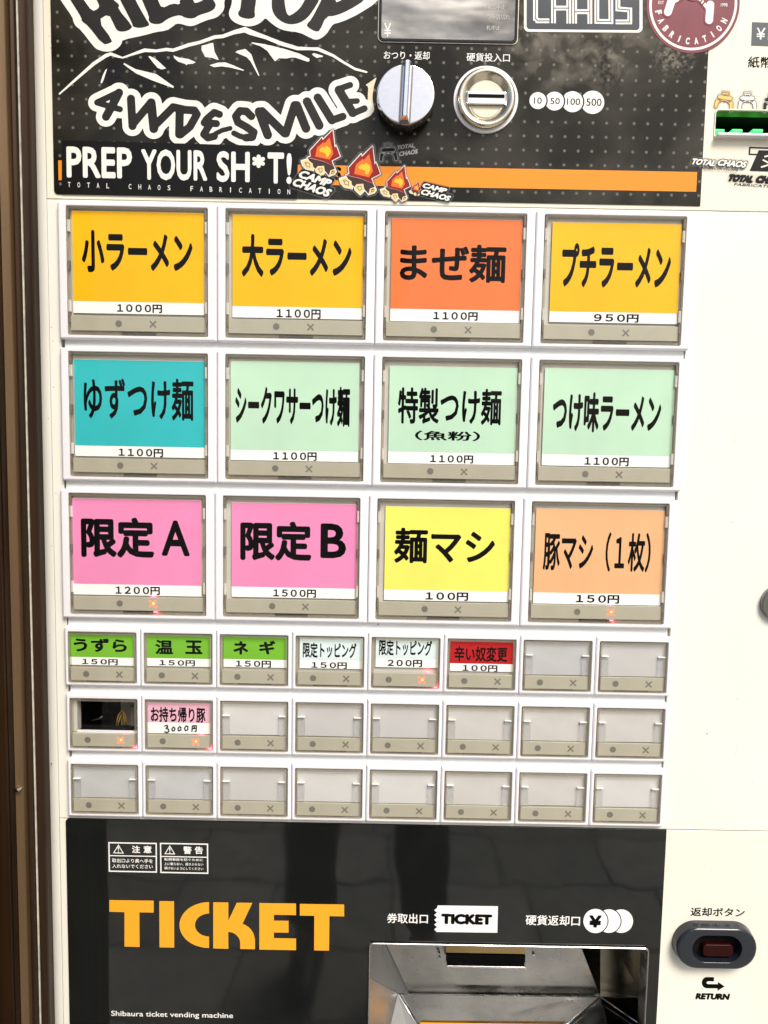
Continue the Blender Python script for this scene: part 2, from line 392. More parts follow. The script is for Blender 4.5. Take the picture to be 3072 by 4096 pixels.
# ------------------------------------------------------------------ ground
GZ = CAM[2] - 1300 / 1.4
def pavement():
    base = obj('pavement', *box(-1800, 1800, -3400, 260, GZ - 40, GZ - 6), mat('mortar', (.2, .19, .165), .9), None)
    tag(base, None, kind='structure')
    ms = [mat('paving stone grey', (.36, .355, .32), .75, mottle=(20, .3), bump=(60, .4, .004)), mat('paving stone brown', (.38, .35, .295), .75, mottle=(20, .3), bump=(60, .4, .004)), mat('paving stone pale', (.44, .43, .39), .75, mottle=(20, .3), bump=(60, .4, .004))]
    z = -3380; r = 0
    while z < 240:
        d = random.choice((150, 180, 210)); x = -1790 + random.uniform(-100, 0)
        while x < 1780:
            w = random.choice((190, 240, 280, 330)); x0 = max(x, -1795); x1 = min(x + w, 1795)
            if x1 - x0 > 30:
                h = random.uniform(-1.5, 1.5)
                bbox_bev('paving_stone', x0 + 1.8, x1 - 1.8, z + 1.8, min(z + d, 250) - 1.8, GZ - 20, GZ + h, random.choice(ms), base, 4, 1)
            x += w
        z += d
pavement()
gm = mat('ground dust', (.16, .15, .13), .95, mottle=(3, .3))
g = obj('ground', [(-30000, -30000, GZ - 42), (30000, -30000, GZ - 42), (30000, 30000, GZ - 42), (-30000, 30000, GZ - 42)], [(0, 1, 2, 3)], gm); tag(g, None, kind='structure')

# ------------------------------------------------------------------ vending machine: cabinet
CY = 3.0                                            # casing front plane
XL = W(163, 2048, 8)[0]; XR = 330.0; ZTOP = 440.0; RND = 9.0
machine = link(bpy.data.objects.new('ticket_vending_machine', None)); machine.location = (75 * U, 150 * U, GZ * U); machine.empty_display_size = .1
tag(machine, 'cream ticket vending machine with coloured menu buttons, black panels and steel ticket tray', 'vending machine')
Zs = [222.5286, 151.4244, 146.5258, 76.3537, 71.2005, 0, -4.922, -38.1407, -42.5873, -75.921, -80.4843, -114.0061]
RO = [.4829, .3974, -.8635, -.1408, .0414, .0825]
# inner shell behind the front plates
shell = join([box(XL + .5, XR, 300, 310, GZ + 8, ZTOP - 1), box(XL + .5, XL + 6, 14, 300, GZ + 8, ZTOP - 1), box(XR - 6, XR, 12, 300, GZ + 8, ZTOP - 1), box(XL + .5, XR, 12, 310, ZTOP - 1, ZTOP + 4), box(XL + 8, XR - 4, 14, 305, GZ, GZ + 8)])
obj('cabinet_shell', *shell, M['cream'], machine)
# rounded left edge
prof = [(XL, 60), (XL, CY + RND)] + [(XL + RND - RND * math.cos(math.radians(a)), CY + RND - RND * math.sin(math.radians(a))) for a in range(6, 91, 6)]
lp = [[(x, y, z) for x, y in prof] for z in (GZ + 8, ZTOP)]
n_ = len(prof); v = lp[0] + lp[1]; f = [(i, i + 1, n_ + i + 1, n_ + i) for i in range(n_ - 1)]
obj('edge_post', v, f, M['white_door'], machine, smooth=True)
X0 = XL + RND
zUP = W(2802, 838, CY)[1] - .5                      # seam below the upper panel
zLOr = W(2667, 3319, CY)[1]                         # seam above the lower section
# bill slot hole
bsx0, bsz1 = W(*cp(ZB, 612, 497), CY); _, bsz0 = W(*cp(ZB, 600, 1078), CY); bsx1 = bsx0 + 62
up_out = [(X0, zUP), (XR, zUP), (XR, ZTOP), (X0, ZTOP)]
plate('upper_front_plate', [up_out, rrect(bsx0, bsx1, bsz0, bsz1, 2)], CY, M['cream'], machine, 8, .35)
mid_hole = [(-168.6 + .8, Zs[11] + 1.2), (168.4 - .8, Zs[11] + 1.2), (168.4 - .8, Zs[0] - 1.2), (-168.6 + .8, Zs[0] - 1.2)]
plate('middle_front_plate', [[(X0, zLOr + .35), (XR, zLOr + .35), (XR, zUP - .35), (X0, zUP - .35)], mid_hole], CY, M['white_door'], machine, 8, .3)
# lower plate with tray opening
TRY = 2.4
tx0, tz1 = W(1476, 3766, TRY); tx1 = W(2589, 3900, TRY)[0]; tz0 = tz1 - 120
plate('lower_front_plate', [[(X0, GZ + 20), (XR, GZ + 20), (XR, zLOr - .15), (X0, zLOr - .15)], rrect(tx0 - .5, tx1 + .5, tz0 - .5, tz1 + .5, 3)], CY, M['cream_low'], machine, 8, .35)
# back plate behind the buttons (hole behind the open insert) and strips between the rows
ox = -168 + RO[4] + 21; oz = (Zs[8] + Zs[9]) / 2
obp = rrect(ox - 17.5, ox + 17.5, oz - 6, oz + 12.5, 1)
plate('button_back_plate', [[(-172, Zs[11] - 3), (172, Zs[11] - 3), (172, Zs[0] + 3), (-172, Zs[0] + 3)], obp], 11.2, M['black'], machine, 2)
for k in range(5):
    za, zb = Zs[2 * k + 1], Zs[2 * k + 2]; o_ = (RO[k] + RO[k + 1]) / 2
    bbox_bev('row_strip', -168 + 1.55 + o_, 168 - 1.5 + o_, 3.2, 9, zb - 1.6, za + 1.6, M['strip_white'], machine, .25, at=(o_, 3.2, (za + zb) / 2))

# ------------------------------------------------------------------ menu buttons
def bezel_mesh(name, w, h, ow0, ow1, oh0, oh1, r):
    """frame: outer w x h about 0, opening [-ow0,ow1] x [-oh0,oh1]; front plane Y=0"""
    def L(ins, y, inner=False, g=0):
        if not inner: p = rrect(-w / 2 + ins, w / 2 - ins, -h / 2 + ins, h / 2 - ins, max(r - ins, .25))
        else: p = rrect(-ow0 + g, ow1 - g, -oh0 + g, oh1 - g, max(.7 - g, .1))
        return [(x, y, z) for x, z in p]
    b = 1.1
    loops = [L(0, 8), L(0, b)] + [L(b - b * math.cos(math.radians(a)), b - b * math.sin(math.radians(a))) for a in (25, 50, 75, 90)]
    loops += [L(0, 0, True, -.35), L(0, .12, True, -.1), L(0, .4, True, 0), L(0, 3.8, True, 0)]
    v, f = loft(loops); me = mesh(name, v, f); bm = bmesh.new(); bm.from_mesh(me); bmesh.ops.recalc_face_normals(bm, faces=bm.faces); bm.to_mesh(me); bm.free(); autosmooth(me, 50); me.materials.append(M['bezel']); return me
LW, LH, SW, SH = 84 - .22, 71.0, 42 - .2, 33.35
big = dict(w=LW, h=LH, ow0=37.4, ow1=37.2, oh0=33.2, oh1=33.5)
sml = dict(w=SW, h=SH, ow0=19.0, ow1=18.9, oh0=14.9, oh1=13.9)
ME = {'bez_big': bezel_mesh('bezel_large', r=.8, **big), 'bez_sml': bezel_mesh('bezel_small', r=1.0, **sml)}
def lens_mesh(name, d, g=.35, y0=-.6, y1=2.5):
    a = [(x, z) for x, z in rrect(-d['ow0'] + g, d['ow1'] - g, -d['oh0'] + g, d['oh1'] - g, .6, 3)]
    v, f = [(x, y0, z) for x, z in a], [tuple(range(len(a)))]
    me = mesh(name, v, f); me.materials.append(M['lens'])
    # edge walls and inner rim as a ring: outer wall, front chamfer, inner wall
    def ring(gg, y): return [(x, y, z) for x, z in rrect(-d['ow0'] + gg, d['ow1'] - gg, -d['oh0'] + gg, d['oh1'] - gg, .5, 3)]
    v2, f2 = loft([ring(g, y1), ring(g, y0 + .12), ring(g + 1.0, y0 + .12), ring(g + 1.25, y1)]); m2 = mesh(name + '_rim', v2, f2); m2.materials.append(M['lens_side']); return me, m2
ME['lens_big'], ME['rim_big'] = lens_mesh('cover_large', big); ME['lens_sml'], ME['rim_sml'] = lens_mesh('cover_small', sml)
def bm_box(name, args, m, bev=0):
    v, f = box(*args); me = mesh(name, v, f); bm = bmesh.new(); bm.from_mesh(me); bmesh.ops.recalc_face_normals(bm, faces=bm.faces)
    if bev: bmesh.ops.bevel(bm, geom=bm.edges[:], offset=bev * U, segments=2, profile=.5, affect='EDGES')
    bm.to_mesh(me); bm.free(); autosmooth(me, 50); me.materials.append(m); return me
ME['hold_big'] = bm_box('holder_large', (-37.3, 37.1, 2.6, 3.6, -33.1, 33.4), M['holder'])
ME['hold_sml'] = bm_box('holder_small', (-18.9, 18.8, 2.6, 3.6, -14.8, 13.8), M['holder'])
ME['blank'] = bm_box('blank_small', (-18.0, 17.9, 1.5, 2.5, -5.9, 13.2), M['blank'], .15)
ME['blanks'] = []
for q, tint in enumerate(((.50, .495, .485), (.57, .565, .55), (.53, .515, .49), (.47, .475, .475))):
    mm = ME['blank'].copy(); mm.materials.clear(); mm.materials.append(mat('frosted grey insert', tint, .4, mottle=(25 + 9 * q, .12), rmottle=(60, .3, .55), bump=(8 + 3 * q, .25, .004))); ME['blanks'].append(mm)
ME['strip_big'] = bm_box('strip_large', (-35.9, 35.9, .6, 2.5, -30.9, -23.2), M['strip'], .2)
ME['strip_sml'] = bm_box('strip_small', (-17.8, 17.6, .6, 2.5, -13.7, -6.3), M['strip'], .2)
ME['rail'] = bm_box('rail', (-2.1, 2.1, -.1, 1.4, -6.0, 5.0), M['rail'], .3); ME['rail_highlight'] = bm_box('rail_highlight', (-2.0, 2.0, -.12, 1.4, 5.0, 5.35), M['print_white'], .1)  # highlight along the rail top is painted as a white cap
ME['foot_big'] = bm_box('latch_large', (-9, 9, 1.6, 2.4, -32.5, -31.6), M['black'])
ME['foot_sml'] = bm_box('latch_small', (-9.5, 9.5, 1.6, 2.4, -14.5, -13.95), M['black'])
ME['clip'] = bm_box('clip', (-.55, .55, .3, 2.3, -3, 3), M['print_white'])
M['smoke'] = mat('smoky plastic', (.17, .15, .12), .4); ME['notch'] = bm_box('notch', (-.5, .5, .5, 2.3, -2.3, 2.3), M['smoke'])
def disc_mesh(r, y=0, n=28):
    v = [(r * math.cos(2 * math.pi * i / n), y, r * math.sin(2 * math.pi * i / n)) for i in range(n)]; me = mesh('disc', v, [tuple(range(n))]); me.materials.append(M['mark']); return me
def cross_verts(s, t):
    k = t / 2; p = []
    for q in range(4):
        a = math.pi / 4 + q * math.pi / 2; ca, sa = math.cos(a), math.sin(a)
        for (x, z) in ((k, k), (s * 1.35, k), (s * 1.35, -k)): p.append((x * ca - z * sa, 0, x * sa + z * ca))
    # order: inner corner, outer a, outer b per arm
    order = []
    for q in range(4): order += [q * 3 + 2, q * 3 + 1, q * 3]
    return [p[i] for i in order]
def cross_mesh(m, s=1.75, t=.8):
    v = cross_verts(s, t); me = mesh('cross', v, [tuple(range(len(v)))]); me.materials.append(m); return me
ME['disc'] = disc_mesh(1.75); ME['cross'] = cross_mesh(M['mark']); ME['cross_red'] = cross_mesh(M['lit_red'], 1.8, .95); ME['cross_amb'] = cross_mesh(M['lit_amber'], .5, .55)
ME['led'] = bm_box('led', (-.9, .9, 1.4, 2.3, -.22, .22), M['led_red'])

def colour_mat(n, c): M[n] = mat(n, c, .5, spec=.25, mottle=(18, .12), bump=(13, .30, .004)); return M[n]
COL = {k: colour_mat(k + ' card', c) for k, c in dict(yellow=(.86, .47, .004), orange=(.84, .19, .050), teal=(.035, .47, .50), mint=(.50, .72, .54), pink=(.80, .26, .48), lemon=(.84, .78, .14), peach=(.80, .44, .22), green=(.17, .46, .03), ice=(.68, .79, .79), red=(.46, .006, .008), rose=(.76, .42, .53)).items()}
CARDY = 1.6
def button(row, col, large, spec):
    w = 84 if large else 42; x = -168 + RO[row] + w * (col + .5); z = (Zs[2 * row] + Zs[2 * row + 1]) / 2; k = 'big' if large else 'sml'
    b = put('menu_button', ME['bez_' + k], None, machine, Vector((x, 0, z)) - org(machine))
    def ch(name, me, loc=(0, 0, 0)): return put(name, me, None, b, loc)
    sold = spec.get('sold')
    if not spec.get('open'): ch('card_holder', ME['hold_' + k])
    ch('cover_rim', ME['rim_' + k]); cov = ch('clear_cover', ME['lens_' + k]); cov.rotation_euler = (math.radians(random.uniform(-.5, .5)), 0, math.radians(random.uniform(-.5, .5))); ch('status_window', ME['strip_' + k]); ch('latch', ME['foot_' + k])
    if large:
        for sx in (-36.4, 36.2):
            for zz in (23.5, -18): ch('clip', ME['clip'], (sx, 0, zz))
            for zz in (30, 3.2, -24.5): ch('notch', ME['notch'], (sx, 0, zz))
    dx, cx, mz = (-10.4, 7.9, -27.0) if large else (-9.2, 9.2, -10.0)
    ch('available_mark', ME['disc'], (dx, .54, mz))
    if sold:
        ch('sold_out_mark', ME['cross_red'], (cx, .52, mz)); ch('lamp_core', ME['cross_amb'], (cx + .35, .48, mz + .3))
        ch('lamp', ME['led'], (cx + 1, 0, -31.75) if large else (17.0, 0, -14.2)); ch('lamp', ME['led'], (cx, 0, -22.7) if large else (12.5, 0, -5.7))
    else: ch('sold_out_mark', ME['cross'], (cx, .54, mz))
    if spec.get('blank'):
        bl = put('blank_insert', random.choice(ME['blanks']), None, b, (random.uniform(-.25, .25), random.uniform(0, .1), random.uniform(-.2, .2))); bl.rotation_euler = (math.radians(random.uniform(-1.0, .3)), math.radians(random.uniform(-.35, .35)), 0)
        for s in (-1, 1): ch('card_rail', ME['rail'], (s * 15.7, 0, .3)); ch('rail_highlight', ME['rail_highlight'], (s * 15.7, 0, .3))
    if 'card' in spec:
        c, x0, x1, y0, y1, yb = spec['card']; cx_, cz_, w_, h_ = prect(c, x0, x1, y0, y1, CARDY, False)
        bbox_bev('menu_card', cx_ - w_ / 2, cx_ + w_ / 2, CARDY, CARDY + .35, cz_ - h_ / 2, cz_ + h_ / 2, M['paper'], b, .05, 1, at=(cx_, CARDY, cz_))
        fx, fz, fw, fh = prect(c, x0, x1, y0, yb, CARDY, False)
        if spec.get('colour'):
            n = 10; pts = [(fx - fw / 2 + .05, fz - fh / 2), (fx + fw / 2 - .05, fz - fh / 2), (fx + fw / 2 - .05, fz + fh / 2 - .05), (fx - fw / 2 + .05, fz + fh / 2 - .05)]
            fld = obj('card_field', [(p[0], CARDY - .05, p[1]) for p in pts], [(0, 1, 2, 3)], COL[spec['colour']], b, at=(fx, CARDY, fz)); tag(fld, spec['colour'] + ' printed field of the menu card')
    for t in spec.get('text', ()):
        price = t[0].endswith('円'); body = t[0].translate({48 + q: 0xFF10 + q for q in range(10)})
        T('lettering', body, *t[1:6], CARDY - .1, M['print_black'], b, spacing=.72 if price else 1.0, off=(.030 if price else (1.3 if len(t) > 6 else 1.6) * (t[6] if len(t) > 6 else .024)))
    if spec.get('colour'): tag(b, spec['colour'] + ' menu button reading ' + ''.join(t[0] for t in spec['text'] if not t[0].endswith('円')) + (' with its cross lit red' if sold else ''))
    elif spec.get('open'): tag(b, 'menu button without insert, dark wiring showing through its clear cover, cross lit red')
    return b
big_specs = [
 [dict(card=(C3, 112, 766, 60, 568, 508), colour='yellow', text=[('小ラーメン', C3, 155, 710, 148, 368), ('1000円', C3, 332, 557, 516, 562, .012)]),
  dict(card=(C3, 906, 1556, 78, 590, 533), colour='yellow', text=[('大ラーメン', C3, 950, 1500, 168, 392), ('1100円', C3, 1125, 1345, 540, 590, .012)]),
  dict(card=(C4, 148, 750, 90, 566, 508), colour='orange', text=[('まぜ麺', C4, 187, 682, 200, 385, .021), ('1100円', C4, 343, 549, 515, 558, .012)]),
  dict(card=(C4, 887, 1482, 108, 570, 520), colour='yellow', text=[('プチラーメン', C4, 935, 1443, 197, 412), ('950円', C4, 1085, 1293, 525, 567, .022)])],
 [dict(card=(C3, 122, 771, 798, 1278, 1225), colour='teal', text=[('ゆずつけ麺', C3, 165, 715, 880, 1098, .018), ('1100円', C3, 340, 562, 1233, 1278, .012)]),
  dict(card=(C3, 897, 1533, 806, 1298, 1246), colour='mint', text=[('シークワサーつけ麺', C3, 918, 1492, 918, 1128), ('1100円', C3, 1108, 1325, 1250, 1296, .012)]),
  dict(card=(C4, 138, 727, 772, 1222, 1168), colour='mint', text=[('特製つけ麺', C4, 178, 660, 865, 1042, .02), ('（魚粉）', C4, 258, 560, 1065, 1115, .02), ('1100円', C4, 328, 528, 1177, 1218, .012)]),
  dict(card=(C4, 852, 1452, 782, 1233, 1180), colour='mint', text=[('つけ味ラーメン', C4, 893, 1398, 885, 1080), ('1100円', C4, 1042, 1247, 1187, 1230, .012)])],
 [dict(card=(C5, 110, 752, 122, 600, 546), colour='pink', sold=1, text=[('限定', C5, 152, 520, 206, 415, .03), ('A', C5, 552, 696, 225, 404, .02), ('1200円', C5, 325, 546, 552, 597, .012)]),
  dict(card=(C5, 902, 1526, 142, 612, 560), colour='pink', text=[('限定', C5, 943, 1302, 226, 430, .03), ('B', C5, 1342, 1473, 240, 415, .02), ('1500円', C5, 1108, 1322, 566, 610, .012)]),
  dict(card=(C6, 119, 697, 150, 584, 534), colour='lemon', text=[('麺マシ', C6, 160, 630, 243, 415, .021), ('100円', C6, 307, 505, 540, 582, .016)]),
  dict(card=(C6, 812, 1405, 160, 600, 548), colour='peach', sold=1, text=[('豚マシ（1枚）', C6, 850, 1350, 258, 452, .02), ('150円', C6, 1002, 1203, 552, 595, .016)])]]
for r in range(3):
    for c in range(4): button(r, c, True, big_specs[r][c])
sp4 = {0: dict(card=(ZS, 100, 770, 148, 470, 386), colour='green', text=[('うずら', ZS, 138, 695, 185, 338, .03), ('150円', ZS, 228, 600, 400, 468, .02)]),
       1: dict(card=(ZS, 903, 1562, 160, 482, 398), colour='green', text=[('温', ZS, 985, 1175, 205, 358, .026), ('玉', ZS, 1295, 1478, 210, 356, .03), ('150円', ZS, 1030, 1400, 412, 480, .02)]),
       2: dict(card=(C5, 862, 1177, 802, 956, 916), colour='green', text=[('ネ', C5, 910, 985, 825, 893, .035), ('ギ', C5, 1038, 1120, 822, 892, .035), ('150円', C5, 922, 1098, 920, 957, .02)]),
       3: dict(card=(C5, 1240, 1554, 808, 962, 920), colour='ice', text=[('限定トッピング', C5, 1255, 1523, 830, 912, .022), ('150円', C5, 1298, 1475, 928, 963, .02)]),
       4: dict(card=(C6, 77, 366, 748, 890, 848), colour='ice', sold=1, text=[('限定トッピング', C6, 92, 338, 760, 838, .022), ('200円', C6, 132, 292, 852, 888, .02)]),
       5: dict(card=(C6, 421, 713, 766, 908, 872), colour='red', text=[('辛い奴変更', C6, 440, 687, 790, 865, .024), ('100円', C6, 478, 640, 877, 910, .02)])}
sp5 = {0: dict(open=1, sold=1), 1: dict(card=(ZS, 903, 1560, 858, 1178, 1064), colour='rose', sold=1, text=[('お持ち帰り豚', ZS, 938, 1510, 898, 1068, .024)])}
btn = {}
for r, sp in ((3, sp4), (4, sp5), (5, {})):
    for c in range(8): btn[r, c] = button(r, c, False, sp.get(c, dict(blank=1)))
# handwritten price 3000 yen
hw = [[(1085, 1100), (1110, 1092), (1118, 1108), (1098, 1122), (1125, 1132), (1128, 1155), (1108, 1168), (1085, 1160)],
      [(1175, 1110), (1160, 1130), (1165, 1150), (1185, 1148), (1192, 1125), (1178, 1110)], [(1240, 1105), (1222, 1128), (1230, 1150), (1252, 1142), (1254, 1115), (1240, 1105)],
      [(1308, 1098), (1290, 1122), (1300, 1148), (1325, 1138), (1326, 1105), (1308, 1098)], [(1368, 1155), (1372, 1098), (1414, 1096), (1412, 1152), (1400, 1156)], [(1392, 1097), (1391, 1126)], [(1372, 1126), (1412, 1124)]]
field('lettering', ZS, lambda X, Z: np.minimum.reduce([sd_stroke(X, Z, s, 6.5) for s in hw]), (1060, 1440, 1075, 1185), 3, CARDY - .1, M['print_black'], btn[4, 1])
# what shows through the open insert
def tube(name, pts, r, m, parent, n=8):
    loops = []
    P = [Vector(p) for p in pts]
    for i, p in enumerate(P):
        t = (P[min(i + 1, len(P) - 1)] - P[max(i - 1, 0)]).normalized(); a = t.orthogonal().normalized(); b = t.cross(a)
        if loops:
            a = (pa - t * pa.dot(t)).normalized(); b = t.cross(a)
        pa = a; loops.append([tuple(p + a * r * math.cos(2 * math.pi * k / n) + b * r * math.sin(2 * math.pi * k / n)) for k in range(n)])
    v, f = loft(loops, True, True); return obj(name, v, f, m, parent, smooth=True)
ob = btn[4, 0]; bo = org(ob)
def loc(dx, y, dz): return (bo[0] + dx, y, bo[2] + dz)
obj('inner_bracket', *box(bo[0] + 4.2, bo[0] + 17.5, 16, 20, bo[2] - 7, bo[2] + 12), M['grey_part'], ob); obj('inner_bracket', *box(bo[0] + 11, bo[0] + 17.5, 12.5, 15.8, bo[2] - 7, bo[2] + 5), M['grey_part'], ob)
obj('inner_frame', *box(bo[0] - 18.6, bo[0] - 15.6, 2.7, 8, bo[2] - 6, bo[2] + 13.5), M['holder'], ob); obj('inner_frame', *box(bo[0] - 15.4, bo[0] + 18.4, 1.6, 2.6, bo[2] - 6.2, bo[2] - 4.9), M['bezel'], ob)
obj('inner_frame', *box(bo[0] - 18.8, bo[0] + 18.6, 2.6, 3.6, bo[2] - 14.7, bo[2] - 6.3), M['holder'], ob)
lathe('lamp_holder', bo[0] - 8.6, bo[2] + 9.5, [(2.6, 30), (2.6, 20), (2.2, 18.2), (1.2, 17.8)], M['cap'], ob, 20)
tube('wire', [loc(2.5, 13, -6), loc(4, 12.5, 0), loc(6, 13, 3), loc(7.6, 13.5, 0), loc(8.2, 14, -6)], .45, M['yellow_wire'], ob); tube('wire', [loc(3.4, 13, -6), loc(5, 13.5, -.5), loc(6.3, 14, 1.5), loc(7.1, 14, -6)], .4, M['yellow_wire'], ob)
tube('wire', [loc(-12, 14, -4), loc(-9.5, 14, -3.2), loc(-7, 13, -2.2), loc(-5.5, 13, -1)], .5, M['lock'], ob)
v, f = box(bo[0] - 19, bo[0] + 19, 13, 60, bo[2] - 14, bo[2] + 15); obj('inner_void', v, f[:2] + f[3:], M['black'], ob)

# ------------------------------------------------------------------ upper black panel
PY = 2.5
px0 = W(216, 774, PY); px1 = W(2802, 838, PY); pxt = W(2836, 182, PY)
pdx, pdz = W(1480 + 190 * .3978, 475 * .3978, PY)
rs = [W(2200, 210, PY), W(2700, 220, PY), W(2420, 260, PY), W(2090, 120, PY), W(2150, 200, PY), W(2480, 110, PY), W(2330, 220, PY)]
M['upper'] = black_panel('black acrylic with dots', .12, .34, dots=(7.16 * U, .80 * U, (pdx - 0) * U, (pdz - 0) * U), wave=(13, .25, .003), base=(.007, .0068, .005), dust=.24,
    residues=[(rs[0][0] * U, rs[0][1] * U, .035, .5, 70), (rs[1][0] * U, rs[1][1] * U, .018, .9, 420), (rs[2][0] * U, rs[2][1] * U, .02, .35, 300), (rs[3][0] * U, rs[3][1] * U, .022, .8, 110), (rs[5][0] * U, rs[5][1] * U, .04, .55, 60), (rs[6][0] * U, rs[6][1] * U, .045, .35, 60)])
ub = M['upper'].node_tree.nodes['Principled BSDF']; ub.inputs['Specular IOR Level'].default_value = .32; ub.inputs['Specular Tint'].default_value = (1, .96, .84, 1)
upper = plate('upper_panel', [rrect(px0[0], px1[0] - .2, px0[1] - .3, ZTOP - 12, 2.2, 6, (1, 0, 0, 1))], PY, M['upper'], machine, .9, .12, at=(0, 0, 0))
pw = PY - .06
sx0 = W(233, 660, pw)[0]; sx1, s1 = W(2789, 688, pw); s0 = W(2789, 767, pw)[1]
plate('orange_stripe', [[(sx0, s0), (sx1, s0), (sx1, s1), (sx0, s1)]], pw, M['orange'], upper)
T('lettering', 'NS', ZC, 300, 490, 440, 572, pw - .05, M['print_black'], upper, off=.06)
T('lettering', 'おつり・返却', ZD, 138, 600, 510, 603, pw, M['print_white'], upper, off=.012)
T('lettering', '硬貨投入口', ZD, 970, 1408, 530, 624, pw, M['print_white'], upper, off=.012)
coins = [(297, 425, 140), (573, 433, 156), (872, 443, 174), (1205, 453, 193)]
for i, (x, y, r) in enumerate(coins):
    def fn(X, Z, i=i, x=x, y=y, r=r):
        d = np.hypot(X - x, Z - y) - r
        if i: a, b, q = coins[i - 1]; d = np.maximum(d, q + 24 - np.hypot(X - a, Z - b))
        return d
    field('coin_icon', ZN, fn, (x - r - 10, x + r + 10, y - r - 10, y + r + 10), 6, pw, M['print_white'], upper)
for body, a in (('10', (232, 362, 370, 478)), ('50', (503, 662, 380, 486)), ('100', (780, 1000, 385, 498)), ('500', (1100, 1355, 388, 515))): T('lettering', body, ZN, *a, pw - .06, M['print_black'], upper, off=.004)
arrow = [(1528, 43), (1512, 85), (1495, 150), (1482, 240), (1486, 300), (1505, 380), (1480, 410), (1440, 320), (1435, 230), (1442, 140), (1408, 127), (1460, 95)]
plate('arrow_print', [pl(ZSM, chaikin(arrow, 1), pw)], pw, mat('cream print', (.72, .6, .43), .5), upper)

# display window
dx0, dz0 = W(*cp(ZD, 84, 447), PY); dx1, _ = W(*cp(ZD, 1476, 478), PY); dtop = dz0 + 62
dz0 = (dz0 + W(*cp(ZD, 1476, 478), PY)[1]) / 2 + 1.4
disp = plate('display_window', [rrect(dx0, dx1, dz0, dtop, 2.6, 8), rrect(dx0 + 1.5, dx1 - 1.3, dz0 + 1.5, dtop - 1.3, 1.9, 8)[::-1]], PY - 1.0, mat('black gloss frame', (.006, .006, .006), .12), machine, 1.4, .25, at=(0, 0, 0))
plate('display_glass', [rrect(dx0 + 1.2, dx1 - 1.0, dz0 + 1.2, dtop - 1.0, 1.9, 8)], PY - .35, mat('smeared display glass', (.40, .39, .37), .25, .75, rmottle=(9, .12, .5, (1, 1, 3)), bump=(10, .5, .006, (1, 1, 2.5)), mottle=(14, .75, (1, 1, 2))), disp, .3)
plate('display_trim', [rrect(dx0 - .32, dx1 + .32, dz0 - .32, dtop + .32, 2.8, 8), rrect(dx0 - .02, dx1 + .02, dz0 - .02, dtop + .02, 2.6, 8)[::-1]], PY - .5, M['nickel'], disp, .5)
for body, a in (('¥', (140, 213, 232, 372)), ('発売中止', (1175, 1360, 45, 97)), ('つり銭切れ', (1172, 1408, 140, 200)), ('札中止', (1170, 1310, 252, 305))): T('lettering', body, ZD, *a, PY - .45, M['print_grey'] if body != '¥' else M['print_white'], disp, off=.006)

# return dial
dcx, dcz = W(*cp(ZD, 360, 947), -9); dr = 280 * .3978 / FPX * (CAM[1] * -1 - 9) * 1.0
dial = lathe('return_dial', dcx, dcz, [(dr - 1.6, PY), (dr - 1.6, -2), (dr, -2.2), (dr + .1, -8), (dr - .35, -9), (dr - .9, -9.2)], M['chrome'], machine, 72, at=(dcx, -9, dcz))
def handle():
    hx, hz = W(*cp(ZD, 372, 880), -16); L = dr * .985; wb, wt = 2.6, 1.45; tl = -.035
    loops = []
    for s, e in ((wb, -9.1), (wb * .82, -12), (wt, -15.6), (wt * .55, -16.2)):
        p = rrect(-s, s, -L + (1.2 if e < -15 else 0), L - (1.2 if e < -15 else 0), .5, 3); cx, cz = (dcx, dcz) if e > -10 else (dcx, dcz)
        loops.append([(cx + x * math.cos(tl) - z * math.sin(tl), e, cz + x * math.sin(tl) + z * math.cos(tl)) for x, z in p])
    v, f = loft(loops, True, True); o = obj('handle', v, f, M['chrome'], dial); fixn(o); autosmooth(o.data, 30)
handle()
groove = rrect(-3.1, 3.1, -dr + .6, dr - .6, .4, 3); tl = -.035
plate('handle_groove', [[(dcx + x * math.cos(tl) - z * math.sin(tl), dcz + x * math.sin(tl) + z * math.cos(tl)) for x, z in groove]], -9.3, M['dark_steel'], dial, .08)
# coin slot
ccx, ccz = W(*cp(ZD, 1166, 997), 1); cr = 312 * .3978 / FPX * 418
coin = lathe('coin_slot', ccx, ccz, [(cr, PY), (cr, 1.6), (cr - .2, 1.35), (cr - 1.6, 1.3)], M['bezel'], machine, 72, at=(ccx, 1, ccz), cap=False)
lathe('slot_ring', ccx, ccz, [(cr - 1.5, 1.6), (cr - 1.55, .2), (cr - 2.2, -1.1), (cr - 3.2, -1.6), (cr - 4.4, -1.35), (cr - 5.8, -.4), (cr - 7.2, .9)], M['nickel'], coin, 72, cap=False)
icr = cr - 7.1
lathe('slot_dish', ccx, ccz, [(icr + .15, .9), (icr, 1.2), (icr - .3, 1.3)], M['nickel'], coin, 64)
def dshape(sign):
    a0 = math.asin(3.6 / (icr + .5)); pts = []
    R_ = icr - .55
    for i in range(21):
        a = a0 + (math.pi - 2 * a0) * i / 20; pts.append((ccx + R_ * .93 * math.cos(a), ccz + sign * (R_ * 1.0 * math.sin(a) + .1)))
    return chaikin(pts, 1)
for s in (1, -1): plate('slot_pad', [dshape(s)], .95, mat('cream enamel', (.74, .68, .52), .35), coin, .6, .15)
bbox_bev('slot_bar', ccx - icr * 1.02, ccx + icr * 1.02, -.7, 1.2, ccz - 3.2, ccz + 3.2, M['chrome'], coin, .35)
obj('slot_opening', *box(ccx - 9.4, ccx + 9.4, -.78, -.6, ccz - .1, ccz + 1.75), M['black'], coin)

